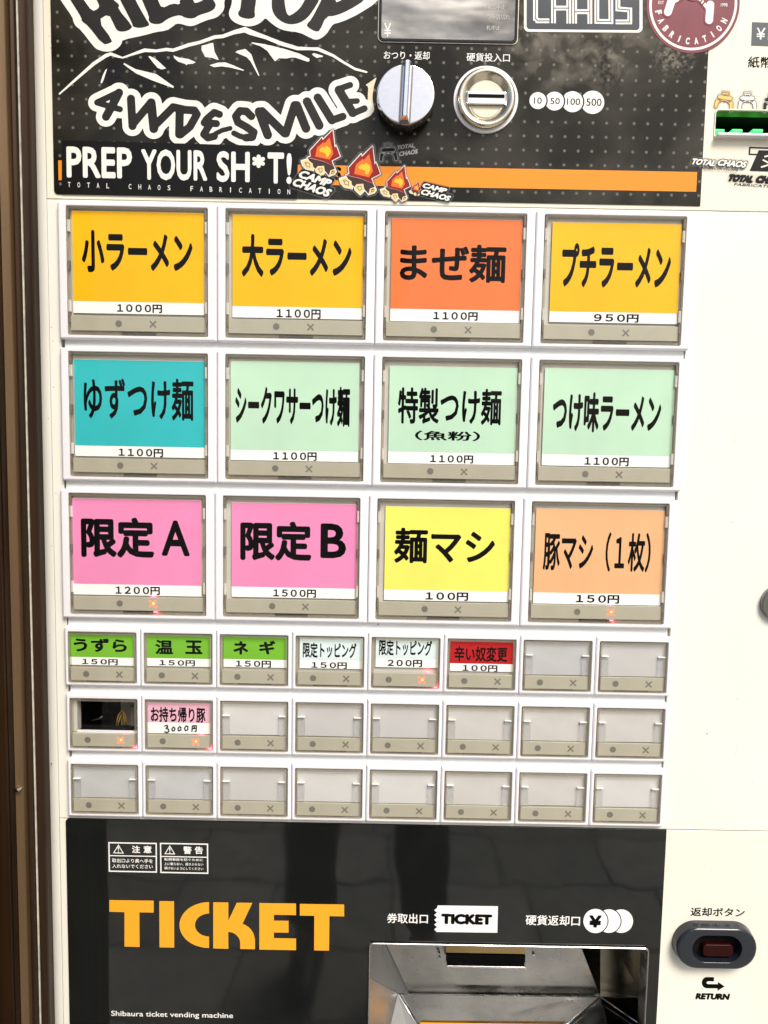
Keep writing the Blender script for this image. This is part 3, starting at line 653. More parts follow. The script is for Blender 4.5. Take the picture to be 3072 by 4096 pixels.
# bill slot: recess with green guide lamps, and its prints
def billslot():
    d = 34; x0, x1, z0, z1 = bsx0, bsx1, bsz0, bsz1
    rim = plate('bill_slot', [rrect(x0 - .5, x1 + .5, z0 - .5, z1 + .5, 2.3), rrect(x0 + .25, x1 - .25, z0 + .25, z1 - .25, 1.8)[::-1]], CY - .5, M['cream'], machine, 2, .3, at=(x0, CY, z0))
    m = mat('white slot plastic', (.7, .72, .62), .4); zt = z1 - .2; zm = z1 - (z1 - z0) * .27; zb = z0 + 1.9
    hz = W(*cp(ZB, 640, 632), 7)[1]; hg = mat('hood with painted green lamplight', (.075, .14, .03), .4)  # green light of the guide lamps is put into the hood colour
    obj('slot_hood', [(x0, 3.3, zt), (x1, 3.3, zt), (x1, 7, hz), (x0, 7, hz)], [(0, 1, 2, 3)], hg, rim); obj('slot_throat_top', *box(x0, x1, 7, 26, hz, hz + .8), M['black'], rim)
    obj('slot_back', *box(x0, x1, 26, 27, z0, zm + 1), M['black'], rim); obj('slot_wall', *box(x0 - .1, x0, 5, 27, z0, z1), M['black'], rim)
    obj('slot_floor', *box(x0, x1, 4, 27, z0, zb - .6), M['navy_plastic'], rim)
    bbox_bev('slot_lip', x0 + .2, x1 - .2, -1.2, 4, z0 + .1, zb, M['bezel'], rim, .6)
    for px in (670, 1030, 1440, 1840):
        cx, cz = W(*cp(ZB, px, 925), 8); bbox_bev('guide_lamp', cx - 2.7, cx + 2.7, 7, 12, cz - .75, cz + .75, M['led_green'], rim, .3)
    for px in (1030, 1440):
        cx, cz = W(*cp(ZB, px, 838), 24); obj('guide_lamp', *box(cx - 2.6, cx + 2.6, 24, 24.6, cz - .25, cz + .25), M['led_green'], rim)
billslot()
sq = plate('note_label', [pl(ZBU, [(864, 232), (1400, 252), (1392, 500), (855, 480)], CY - .1)], CY - .1, mat('dark slate print', (.035, .045, .06), .4), machine, .05, at=(240, CY, 320))
T('lettering', '¥1000', ZBU, 908, 1330, 292, 425, CY - .2, M['print_white'], sq, off=.01)
T('lettering', '紙幣投入口', ZBU, 820, 1440, 592, 725, CY - .06, M['print_black'], machine, off=.018)
# lock at the right
lx, lz = W(3121, 2416, 0); lr = 73 / FPX * 416
lock = lathe('lock', lx, lz, [(lr, CY), (lr, .4), (lr - .5, -.1), (lr - 2.4, -.2), (lr - 2.8, .3), (lr - 3.2, .3)], M['lock'], machine, 48, at=(lx, 0, lz))
obj('keyhole', *box(lx - .5, lx + .5, .1, .28, lz - 2.4, lz + 2.4), M['black'], lock)

# ------------------------------------------------------------------ lower black panel
lx0, lz1 = W(262, 3276, PY); lx1 = W(2667, 3318, PY)[0]; lz1 = (lz1 + W(2667, 3318, PY)[1]) / 2
M['lower'] = black_panel('black acrylic, wavy film', .03, .075, wave=(9, .16, .003), base=(.007, .008, .0075), dust=.02)
M['lower'].node_tree.nodes['Principled BSDF'].inputs['Specular IOR Level'].default_value = .5
lower = plate('lower_panel', [rrect(lx0, lx1, GZ + 330, lz1, 2.0, 6, (1, 0, 0, 1)), rrect(tx0, tx1, tz0, tz1, 2.4, 6)[::-1]], PY, M['lower'], machine, .9, .12, at=(0, 0, 0))
lw_ = PY - .06
def P7(*polys): return [pl(C7, p, lw_) for p in polys]
def arc(cx, cy, rx, ry, a0, a1, n=20): return [(cx + rx * math.cos(math.radians(a0 + (a1 - a0) * i / n)), cy + ry * math.sin(math.radians(a0 + (a1 - a0) * i / n))) for i in range(n + 1)]
letters = [
 [(295, 435), (515, 438), (515, 497), (444, 496), (445, 668), (370, 666), (370, 495), (295, 493)],
 [(543, 440), (616, 441), (617, 671), (544, 670)],
 [(790, 445)] + arc(790, 559, 147, 114, -90, -270)[1:] + [(790, 616)] + arc(790, 559, 70, 57, 90, 270)[1:],
 [(811, 446), (886, 447), (886, 537), (928, 448), (1005, 449), (957, 551)] + arc(940, 640, 78, 88, -78, 0, 10) + [(1018, 679), (945, 678)] + arc(885, 650, 60, 57, 0, -90, 8) + [(886, 677), (811, 675)],
 [(1040, 450), (1222, 452), (1222, 510), (1112, 508), (1112, 537), (1185, 538), (1185, 597), (1112, 596), (1112, 624), (1222, 626), (1222, 684), (1040, 681)],
 [(1241, 454), (1461, 457), (1461, 516), (1388, 515), (1386, 686), (1312, 685), (1313, 513), (1241, 512)]]
for l in letters: plate('ticket_letter', P7(l), lw_, M['amber'], lower)
T('lettering', 'Shibaura ticket vending machine', (400, 3700, .651), 68, 818, 527, 582, lw_, M['print_white'], lower, off=.012)
T('lettering', '券取出口', ZT, 72, 320, 140, 204, lw_, M['print_white'], lower, off=.018)
T('lettering', '硬貨返却口', ZT, 908, 1238, 150, 218, lw_, M['print_white'], lower, off=.018)
zig = [(378, 93), (742, 98), (738, 258), (372, 253)] + [p for k in range(5) for p in ((357, 238 - k * 29), (374, 224 - k * 29))]
plate('ticket_icon', [pl(ZT, zig, lw_)], lw_, M['print_white'], lower)
T('lettering', 'TICKET', ZT, 398, 708, 142, 212, lw_ - .06, M['print_black'], lower, off=.075)
cc = [(1330, 187, 73), (1411, 187.5, 71), (1486, 188, 71)]
for i, (x, y, r) in enumerate(cc):
    def fn(X, Z, i=i, x=x, y=y, r=r):
        d = np.hypot(X - x, Z - y) - r
        if i: a, b, q = cc[i - 1]; d = np.maximum(d, q + 6 - np.hypot(X - a, Z - b))
        return d
    field('coin_icon', ZT, fn, (x - r - 5, x + r + 5, y - r - 5, y + r + 5), 3, lw_, M['print_white'], lower)
T('lettering', '¥', ZT, 1290, 1368, 152, 228, lw_ - .06, M['print_black'], lower, off=.05)
def notice(x0, x1, y0, y1, ydiv, tri, heads, lines, nm):
    q = lambda g: [W(*cp(ZW, x, y), lw_) for x, y in ((x0 + g, y0 + g), (x1 - g, y0 + g + 11), (x1 - g + 3, y1 - g), (x0 + g + 6, y1 - g - 13))]
    d = [W(*cp(ZW, x, y), lw_) for x, y in ((x0 + 12, ydiv - 7), (x1 - 12, ydiv + 5), (x1 - 12, ydiv + 18), (x0 + 12, ydiv + 6))]
    b = plate('warning_notice', [q(0), q(17)[::-1]], lw_, M['print_white'], lower); plate('divider', [d], lw_ - .01, M['print_white'], b)
    a, c, e = tri; t1 = [a, c, e]; cx = sum(p[0] for p in t1) / 3; cy = sum(p[1] for p in t1) / 3; t2 = [(cx + (p[0] - cx) * .74, cy + (p[1] - cy) * .74) for p in t1]
    plate('warning_triangle', [pl(ZW, t1, lw_), pl(ZW, t2[::-1], lw_)], lw_ - .01, M['print_white'], b); T('lettering', '!', ZW, cx - 9, cx + 9, cy - 50, cy + 30, lw_ - .01, M['print_white'], b, off=.01, tilt=False)
    for body, *r in heads: T('lettering', body, ZW, *r, lw_ - .01, M['print_white'], b, off=.03)
    for body, *r in lines: T('lettering', body, ZW, *r, lw_ - .01, M['print_white'], b, off=.016)
notice(115, 785, 98, 521, 285, ((255, 130), (180, 252), (330, 256)), [('注', 440, 555, 146, 250), ('意', 600, 715, 148, 252)], [('取出口より奥へ手を', 165, 730, 323, 390), ('入れないでください', 168, 732, 401, 467)], 'a')
notice(828, 1495, 108, 538, 297, ((965, 142), (890, 264), (1040, 268)), [('警', 1150, 1267, 156, 264), ('告', 1310, 1425, 158, 266)], [('転倒事故を防ぐために', 888, 1425, 317, 365), ('上に乗らない、揺さぶらない', 888, 1428, 378, 427), ('傾けないようにしてください', 888, 1428, 439, 488)], 'b')

# ticket tray
tray = obj('ticket_tray', *loft([[(x, y, z) for x, z in rrect(tx0 + a, tx1 - a, tz0 + a, tz1 - a, 2.4, 6)] for a, y in ((0, 2.0), (.0, 1.2), (.35, .9), (.8, 1.1), (1.0, 12))]), M['steel'], machine, at=(tx0, 3, tz0)); fixn(tray); autosmooth(tray.data, 40)
def facet(name, pts, m): o = obj(name, [W3(*p) for p in pts], [tuple(range(len(pts)))], m, tray); return o
facet('side_plate', [(1470, 3700, 4), (1501, 3700, 40), (1637, 3974, 42), (1592, 3974, 36), (1474, 3908, 4)], M['satin'])
facet('side_plate', [(1474, 3909.5, 4), (1592, 3975.5, 36), (1745, 4215, 30), (1745, 4500, 20), (1470, 4500, 4)], M['satin'])
facet('back_plate', [(1500, 3690, 42), (2286, 3690, 46), (2399, 3983, 46), (1592, 3972, 42)], M['steel'])
facet('chute_plate', [(1593, 3978, 38), (2397, 3990, 44), (2112, 4230, 35), (1745, 4230, 32)], M['steel'])
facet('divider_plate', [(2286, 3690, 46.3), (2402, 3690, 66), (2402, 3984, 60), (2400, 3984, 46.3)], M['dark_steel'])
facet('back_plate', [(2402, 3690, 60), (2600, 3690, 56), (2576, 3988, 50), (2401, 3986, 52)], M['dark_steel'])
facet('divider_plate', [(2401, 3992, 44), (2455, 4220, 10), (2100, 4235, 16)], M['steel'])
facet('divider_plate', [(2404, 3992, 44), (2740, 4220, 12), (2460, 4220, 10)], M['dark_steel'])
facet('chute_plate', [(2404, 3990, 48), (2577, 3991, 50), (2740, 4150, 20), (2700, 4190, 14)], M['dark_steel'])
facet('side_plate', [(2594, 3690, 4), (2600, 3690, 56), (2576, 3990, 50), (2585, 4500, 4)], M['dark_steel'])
facet('crease_bead', [(1592, 3972, 41), (2399, 3983, 45), (2399, 3988, 41), (1592, 3977, 37.5)], M['chrome'])
for pa, pb in (((1593, 3977, 35.5), (1740, 4222, 29.5)), ((2399, 3988, 42), (2108, 4228, 15)), ((2402, 3988, 42), (2738, 4218, 11))):
    tube('edge_bead', [W3(*pa), W3(*pb)], .45, M['chrome'], tray)
refl = facet('orange_reflection', [(1680, 4090, 34.4), (2270, 4097, 38.6), (2150, 4215, 34.3), (1740, 4215, 31.4)], M['amber'])  # orange mirrored in the steel, painted as a flat strip
sa, sb_ = W3(1787, 3700, 34), W3(2100, 3816, 34)
obj('slot_cover', *box(sa[0], sb_[0], 34, 41, sb_[2], sa[2]), M['brass'], tray)
sc0, sc1 = W3(1787, 3816, 36), W3(2100, 3864, 36); obj('ticket_slot', *box(sc0[0], sc1[0], 36, 41, sc1[2], sc0[2]), M['black'], tray)
s2, s3 = W3(1785, 3862, 31), W3(2104, 3878, 31); bbox_bev('slot_bar', s2[0], s3[0], 31, 36, s3[2], s2[2], M['chrome'], tray, .7, 3)
for p in ((1755, 3816), (1757, 3834), (2136, 3820)):
    a = W3(*p, 39); lathe('screw', a[0], a[2], [(1.0, 42), (1.0, 40), (.6, 39)], M['chrome'], tray, 16)

# return button with its prints
rbx0, rbz1 = W(*cp(ZRB, 278, 582), -3.5); rbx1, rbz0 = W(*cp(ZRB, 1478, 1240), -3.5); rbc = ((rbx0 + rbx1) / 2, (rbz0 + rbz1) / 2); hw_, hh_ = (rbx1 - rbx0) / 2, (rbz1 - rbz0) / 2
def stad(g, y): return [(rbc[0] + x, y, rbc[1] + z) for x, z in rrect(-hw_ + g, hw_ - g, -hh_ + g, hh_ - g, hh_ - g - .01, 14)]
def stad2(w, h, y): return [(rbc[0] + x, y, rbc[1] + z) for x, z in rrect(-w, w, -h, h, h - .01, 14)]
ix0, ix1 = 398 * .2604 / FPX * 413, 225 * .2604 / FPX * 413
rb = obj('return_button', *loft([stad(-.6, CY), stad(-.4, 1.5), stad(0, -2.2), stad(.6, -3.2), stad(1.5, -3.6), stad2(ix0 + .5, ix1 + .5, -3.6), stad2(ix0, ix1, -3.2), stad2(ix0 - .2, ix1 - .2, 2)]), M['navy_plastic'], machine, at=(rbc[0], 0, rbc[1])); fixn(rb); autosmooth(rb.data, 50)
v, f = loft([stad2(ix0, ix1, 2), stad2(ix0 * .5, ix1 * .4, 2.1)], False, True); obj('button_well', v, f, M['black'], rb)
bx_, bz_ = W(*cp(ZRB, 895, 935), -1.5); kw, kh = 250 * .2604 / FPX * 415, 105 * .2604 / FPX * 415
def kst(w, h, r, y): return [(bx_ + x, y, bz_ + z) for x, z in rrect(-w, w, -h, h, r, 5)]
v, f = loft([kst(kw, kh, 2.2, 2), kst(kw, kh, 2.2, -.8), kst(kw - .25, kh - .25, 2, -1.4), kst(kw - .7, kh - .7, 1.6, -1.6)], False, True); k_ = obj('push_key', v, f, M['red_button'], rb); fixn(k_); autosmooth(k_.data, 50)
T('lettering', '返却ボタン', ZRB, 468, 1305, 266, 417, CY - .06, M['print_black'], machine, off=.024)
T('lettering', 'RETURN', ZRB, 548, 1070, 1583, 1692, CY - .06, M['print_black'], machine, off=.08, shear=.15)
ar = [(830, 1340), (725, 1338)] + arc(722, 1424, 80, 86, -90, -270, 16) + [(885, 1512), (882, 1550), (993, 1482), (892, 1412), (890, 1447), (745, 1446)] + arc(748, 1424, 33, 22, 90, 270, 8) + [(828, 1404)]
plate('return_arrow', [pl(ZRB, ar, CY - .06)], CY - .06, M['print_black'], machine)
for (x, y, r) in ((206, 3055, 3.5), (1512, 2497, 3), (2828, 2935, 3), (2780, 1300, 2)):
    a = W(x, y, CY - .04); lathe('dirt_speck', a[0], a[1], [(r / 7.2, CY - .02), (r / 8, CY - .05)], M['smoke'], machine, 8)

for q in range(26):
    x, y = random.choice(((random.uniform(2800, 3060), random.uniform(900, 4050)), (random.uniform(185, 225), random.uniform(100, 4000))))
    a = W(x, y, CY - .04); r = random.uniform(.12, .3); lathe('dirt_speck', a[0], a[1], [(r, CY - .02), (r * .8, CY - .05)], M['smoke'], machine, 7)
for x, y, dx, dy in ((2890, 1180, 40, 22), (2960, 2960, -18, 60), (2840, 3480, 30, 12), (2930, 1730, 12, 46)):
    tube('scratch', [W3(x, y, CY), W3(x + dx * .5, y + dy * .4, CY), W3(x + dx, y + dy, CY)], .07, M['holder'], machine, 5)
# ------------------------------------------------------------------ stickers
SY = PY - .12
def sticker(label, px, py, name='sticker', group=None, y=SY):
    e = link(bpy.data.objects.new(name, None)); x, z = W(px, py, y); e.location = (x * U, y * U, z * U); e.empty_display_size = .01
    return tag(e, label, 'sticker', group)
wv = mat('white vinyl', (.82, .80, .74), .4, spec=.3, mottle=(25, .07), bump=(30, .25, .002)); bv = mat('black vinyl', (.005, .005, .005), .42, spec=.2, bump=(20, .2, .003)); dk = mat('charcoal vinyl', (.020, .019, .016), .4, spec=.28, bump=(20, .25, .003), mottle=(30, .4))
# mountain logo
s = sticker('white mountain sticker with brush lettering above and 4WD&SMILE below', 780, 300, 'logo_sticker')
blob = [cp(ZH1, x, y) for x, y in [(-80, -300), (105, 0), (228, 175), (235, 220), (260, 265), (310, 300), (440, 470), (480, 500), (560, 522), (640, 512), (700, 470), (722, 430), (730, 400), (960, 352), (1060, 322), (1170, 308), (1230, 270), (1270, 237), (1320, 240), (1380, 260), (1440, 262), (1510, 230), (1590, 198)]]
blob += [cp(ZH2, x, y) for x, y in [(0, 195), (70, 175), (120, 130), (146, 80), (142, 20), (160, -40), (215, -40), (222, 10), (212, 65), (188, 120), (195, 170), (230, 215), (300, 250), (380, 268), (460, 255), (520, 220), (556, 177), (600, 220), (680, 280), (760, 310), (900, 325), (1000, 375), (1056, 402), (1110, 390), (1170, 345), (1210, 280), (1240, 240), (1310, 225), (1440, 170), (1560, 100), (1659, 35), (1800, -120), (1850, -300)]]
plate('white_ground', [pl(FULL, chaikin(blob, 1), SY)], SY, wv, s)
lets = [(ZH1, [(205, 0), (318, 180), (315, 210), (385, 260), (530, 448), (600, 435), (632, 408), (480, 205), (590, 138), (640, 240), (665, 295), (700, 318), (760, 315), (815, 290), (828, 258), (680, 85), (702, 50), (640, 0), (500, -140), (400, -140), (470, 0), (498, 60), (480, 90), (425, 115), (340, 0), (250, -140), (120, -140)]),
 (ZH1, [(705, 0), (828, 235), (830, 268), (900, 283), (990, 262), (1000, 240), (965, 190), (858, 0), (800, -140), (640, -140)]),
 (ZH1, [(925, 0), (997, 165), (990, 200), (1010, 230), (1060, 243), (1120, 238), (1180, 190), (1240, 165), (1310, 150), (1360, 180), (1440, 188), (1500, 150), (1590, 125), (1650, 95), (1670, 50), (1650, 10), (1600, -60), (1545, 0), (1455, 37), (1440, -5), (1400, -100), (1300, 0), (1310, 46), (1230, 33), (1125, 85), (1085, 0), (1040, -140), (870, -140)]),
 (ZH2, [(315, 0), (305, 95), (280, 125), (290, 160), (330, 180), (390, 190), (440, 180), (455, 155), (447, 110), (465, 0), (475, -140), (320, -140)]),
 (ZH2, [(620, 0), (622, 100), (660, 170), (730, 225), (810, 247), (900, 232), (980, 180), (1040, 100), (1100, 0), (1140, -140), (1010, -140), (955, 0), (900, 90), (810, 157), (780, 150), (760, 90), (748, 0), (745, -140), (625, -140)]),
 (ZH2, [(1120, 0), (1020, 195), (970, 245), (985, 275), (1060, 318), (1105, 310), (1165, 165), (1265, 158), (1400, 100), (1560, 0), (1640, -140), (1480, -140), (1330, 0), (1250, 30), (1280, -140), (1190, -140)])]
for c, p in lets: plate('brush_letter', [pl(c, chaikin(p, 1), SY - .06)], SY - .06, dk, s)
ml = [(95, 945, 8), (240, 815, 12), (440, 640, 17), (560, 560, 18), (610, 541, 16), (660, 560, 14), (730, 581, 8), (830, 545, 12), (950, 505, 18), (1070, 512, 14), (1170, 497, 16), (1240, 505, 16), (1400, 450, 18), (1500, 428, 16), (1659, 372, 18)]
ml += [(x + 1609, y, r) for x, y, r in [(130, 365, 18), (240, 325, 20), (350, 298, 27), (400, 322, 27), (560, 375, 18), (720, 440, 20), (880, 487, 18), (1010, 490, 14), (1085, 493, 18), (1240, 560, 14), (1340, 625, 12), (1460, 695, 12), (1575, 725, 9)]]
field('ridge_line', ZH1, lambda X, Z: sd_stroke(X, Z, ml), (70, 3220, 250, 970), 9, SY, wv, s)
for c, p in [(ZH1, [(575, 690), (540, 800), (522, 838), (508, 832), (525, 770), (555, 705)]), (ZH1, [(745, 633), (860, 695), (1070, 745), (1245, 870), (1240, 885), (1020, 805), (870, 740), (790, 685), (738, 645)]),
 (ZH1, [(1000, 562), (1060, 590), (1168, 688), (1120, 698), (1080, 680), (1030, 620), (990, 570)]), (ZH1, [(1240, 557), (1300, 580), (1390, 592), (1465, 625), (1440, 640), (1380, 645), (1372, 657), (1360, 643), (1290, 620), (1250, 585)]),
 (FULL, [(806.6, 183), (852.7, 171), (858, 207), (875, 238.7), (868, 238.7), (848, 230.7), (821, 228), (806, 200)]), (ZH2, [(255, 525), (275, 510), (355, 492), (415, 545), (440, 620), (497, 760), (487, 762), (410, 620), (370, 575), (300, 545)]),
 (ZH2, [(-5, 655), (80, 630), (155, 627), (230, 655), (343, 705), (335, 712), (200, 678), (120, 667), (40, 675)]), (ZH2, [(420, 425), (520, 440), (620, 460), (760, 495), (900, 540), (1000, 590), (1000, 615), (980, 620), (860, 580), (820, 578), (770, 588), (690, 585), (655, 617), (640, 600), (575, 510), (510, 465), (418, 435)]),
 (ZH2, [(1025, 542), (1050, 535), (1138, 562), (1130, 573), (1090, 577), (1078, 584), (1040, 562)])]:
    plate('snow_patch', [pl(c, p, SY)], SY, wv, s)
q4 = lambda l: [cp(Z4W, x, y) for x, y in l]; qs = lambda l: [cp(ZSM, x, y) for x, y in l]
st4 = [(q4([(178, 222), (395, 120)]), 31), (q4([(392, 128), (330, 245), (262, 368)]), 42), (q4([(172, 226), (290, 262), (402, 294)]), 30),
 (q4([(512, 188), (528, 462)]), 41), (q4([(530, 445), (712, 228)]), 40), (q4([(716, 228), (742, 488)]), 45), (q4([(765, 445), (935, 275)]), 40),
 (q4([(1003, 300), (998, 545)]), 42), (q4([(935, 272), (1060, 300), (1150, 305), (1176, 345), (1105, 470), (1010, 548)]), 40),
 (q4([(1402, 345), (1350, 325), (1270, 395), (1248, 430), (1372, 438)]), 36), (q4([(1300, 455), (1245, 545), (1285, 580), (1350, 565)]), 38), (q4([(1360, 540), (1430, 505), (1510, 485)]), 24),
 (qs([(265, 440), (215, 390), (150, 385), (108, 440), (130, 500), (220, 550), (290, 600), (275, 650), (210, 655)]), 39), (qs([(210, 655), (150, 640), (90, 610)]), 28),
 (qs([(342, 392), (430, 628)]), 44), (qs([(372, 388), (598, 610)]), 42), (qs([(612, 612), (700, 328)]), 42), (qs([(722, 330), (815, 562)]), 44),
 (qs([(825, 292), (948, 532)]), 44), (qs([(932, 252), (1075, 480)]), 42), (qs([(1075, 480), (1185, 442)]), 38),
 (qs([(1145, 175), (1285, 405)]), 44), (qs([(1145, 165), (1258, 125)]), 31), (qs([(1230, 292), (1328, 286)]), 28), (qs([(1285, 412), (1402, 362)]), 33)]
def f4(off): return lambda X, Z: np.minimum.reduce([sd_stroke(X, Z, p, r * .3978 + off) for p, r in st4])
field('white_halo', FULL, f4(24), (330, 1530, 300, 590), 4, SY - .02, wv, s); field('slogan_letters', FULL, f4(0), (330, 1530, 300, 590), 3, SY - .08, dk, s)
# prep banner
s = sticker('black banner sticker reading PREP YOUR SH*T! above a spaced-out second line', 715, 680, 'banner_sticker')
yb = SY - .12
plate('banner', [pl(FULL, [(247, 560), (1193, 587), (1188, 796), (247, 776)], yb)], yb, bv, s)
for body, x0, x1, yt in (('PREP', 266, 528, 588), ('YOUR', 565, 829, 598), ('SH', 866, 999, 605), ('T', 1070, 1136, 610), ('!', 1146, 1167, 612)):
    T('lettering', body, FULL, x0, x1, yt, yt + 124, yb - .06, wv, s, off=.03, tilt=False, spacing=1.02)
T('lettering', '*', FULL, 1009, 1060, 618, 672, yb - .06, wv, s, off=.05, tilt=False)
xs_ = [277, 315, 354, 392, 431, 520, 559, 598, 636, 676, 767, 806, 844, 883, 922, 962, 1001, 1039, 1077, 1116, 1155]; parts = []
for ch, x in zip('TOTALCHAOSFABRICATION', xs_):
    cy_ = 738 + (x - 277) * .0335; w_ = 11 if ch != 'I' else 3.2; cx_, cz_, ww, hh = prect(FULL, x - w_ / 2, x + w_ / 2, cy_ - 10, cy_ + 10, yb - .06, False); parts.append(text_at(ch, cx_, cz_, ww, hh, yb - .06, .01))
obj('lettering', *join(parts), wv, s)

red = mat('dark red vinyl', (.26, .012, .010), .35, spec=.3); orn = mat('flame orange vinyl', (.80, .16, .02), .35, spec=.3); yel = mat('flame yellow vinyl', (.85, .50, .03), .35, spec=.3); tan_ = mat('log cream vinyl', (.78, .60, .31), .4, spec=.3); drk = mat('brown vinyl', (.03, .008, .006), .4)
FL = dict(red=[(405, 95), (425, 262), (436, 240), (475, 345), (395, 385), (412, 432), (300, 385), (165, 355), (196, 345), (190, 290), (303, 165), (310, 190)], orange=[(375, 165), (410, 320), (375, 375), (240, 345), (256, 260), (300, 225), (310, 212), (330, 218)],
 yellow=[(288, 302), (275, 285), (310, 252), (330, 265), (345, 242), (360, 255), (382, 270), (388, 300), (366, 345), (345, 352), (338, 316), (310, 305)], brown=[(165, 358), (300, 388), (412, 434), (430, 470), (370, 528), (330, 480), (250, 470), (215, 440)],
 logs=[[(108, 388), (158, 372), (215, 412), (222, 478), (150, 462), (120, 430)], [(243, 462), (262, 438), (322, 434), (332, 495), (295, 532), (250, 490)], [(383, 478), (425, 462), (437, 490), (420, 515), (368, 532)]])
def gpoly(c, p, Y): return pl(c, p, Y)
def camp(label, ox, oy, sc_, text=None, y=SY - .2):
    def tr(p): return [((x - 408) * sc_ + ox, (z - 70) * sc_ + oy) for x, z in p]
    s = sticker(label, *cp(ZC, ox - 100 * sc_, oy + 250 * sc_), 'campfire_sticker', y=y)
    sil = [tr(FL['red']), tr(FL['brown'])] + [tr(l) for l in FL['logs']]
    allp = np.array([p for q in sil for p in q]); bb = (allp[:, 0].min() - 70 * sc_, allp[:, 0].max() + 70 * sc_, allp[:, 1].min() - 70 * sc_, allp[:, 1].max() + 70 * sc_); h = max(4 * sc_, 2)
    fn = lambda X, Z: np.minimum.reduce([sd_poly(X, Z, q) for q in sil])
    field('clear_film', ZC, lambda X, Z: fn(X, Z) - 26 * sc_, bb, h * 1.5, y, M['film'], s, .28)
    field('black_edge', ZC, lambda X, Z: fn(X, Z) - 12 * sc_, bb, h, y - .04, bv, s); field('white_edge', ZC, lambda X, Z: fn(X, Z) - 7.5 * sc_, bb, h, y - .08, wv, s)
    for nm, k, m, d in (('flame', 'red', red, .13), ('kindling', 'brown', drk, .12), ('flame_core', 'orange', orn, .17), ('flame_heart', 'yellow', yel, .21)): plate(nm, [gpoly(ZC, tr(FL[k]), y - d)], y - d, m, s)
    for l in FL['logs']:
        plate('log', [gpoly(ZC, tr(l), y - .16)], y - .16, tan_, s)
        if sc_ > .7:
            a = np.array(l); c = a.mean(0); spi = [tuple(c + (a[i] - c) * k) for i, k in ((0, .5), (1, .5), (2, .5), (3, .45), (4, .4), (0, .3), (1, .2))]
            field('log_grain', ZC, lambda X, Z: sd_stroke(X, Z, tr(spi), 2.6 * sc_), (c[0] - 408 and tr([(c[0] - 60, 0)])[0][0], tr([(c[0] + 60, 0)])[0][0], tr([(0, c[1] - 60)])[0][1], tr([(0, c[1] + 60)])[0][1]), 2.5 * sc_, y - .19, drk, s)
    return s
def slant_words(s, c, words, y, halo=16, ang=-17, shear=.35, film=True, col=None, hcol=None, block=True):
    """words: (text, cx, cy, w, h) in crop pixels, tilted by ang degrees"""
    a = math.radians(ang); col = col or wv; hcol = hcol or bv
    qs_ = []
    for body, cx, cy, w, h in words:
        cs, sn = math.cos(-a), math.sin(-a); qs_.append([(cx + x * cs - z * sn, cy + x * sn + z * cs) for x, z in ((-w / 2 - h * shear / 2, h / 2), (w / 2 - h * shear / 2, h / 2), (w / 2 + h * shear / 2, -h / 2), (-w / 2 + h * shear / 2, -h / 2))])
    P = np.array([p for q in qs_ for p in q]); bb = (P[:, 0].min() - halo * 2.6, P[:, 0].max() + halo * 2.6, P[:, 1].min() - halo * 2.6, P[:, 1].max() + halo * 2.6); fn = lambda X, Z: np.minimum.reduce([sd_poly(X, Z, q) for q in qs_]); h_ = max(halo / 4, 1.5)
    if film: field('clear_film', c, lambda X, Z: fn(X, Z) - halo * 1.9, bb, h_, y, M['film'], s, .28)
    if halo and block: field('backing', c, lambda X, Z: fn(X, Z) - halo, bb, h_, y - .1, hcol, s)
    for body, cx, cy, w, h in words:
        X, Z = W(*cp(c, cx, cy), y - .16); k = c[2] / FPX * 416
        v, f = text_at(body, X, Z, w * k, h * k, y - .16, .055, shear, a - math.radians(0)); obj('lettering', v, f, col, s)
        if not block:
            v, f = text_at(body, X, Z, w * k * 1.05, h * k * 1.26, y - .10, .13, shear, a); obj('letter_outline', v, f, hcol, s)
s = camp('campfire sticker overlapping the black banner, with CAMP CHAOS lettering below its logs', 408, 70, 1.0, y=SY - .3)
slant_words(s, ZC, [('CAMP', 238, 555, 300, 74), ('CHAOS', 208, 640, 355, 78)], SY - .32, 15, -17, .4)
camp('largest campfire sticker without lettering, on the orange stripe', 785, 222, 1.05)
camp('smaller campfire sticker without lettering, hanging over the lower edge of the orange stripe', 1088, 415, .77)
s = camp('tiny campfire sticker beside small CAMP CHAOS lettering', 1222, 575, .31)
slant_words(s, ZC, [('CAMP', 1372, 645, 225, 46), ('CHAOS', 1382, 712, 275, 52)], SY - .22, 12, -13, .4)

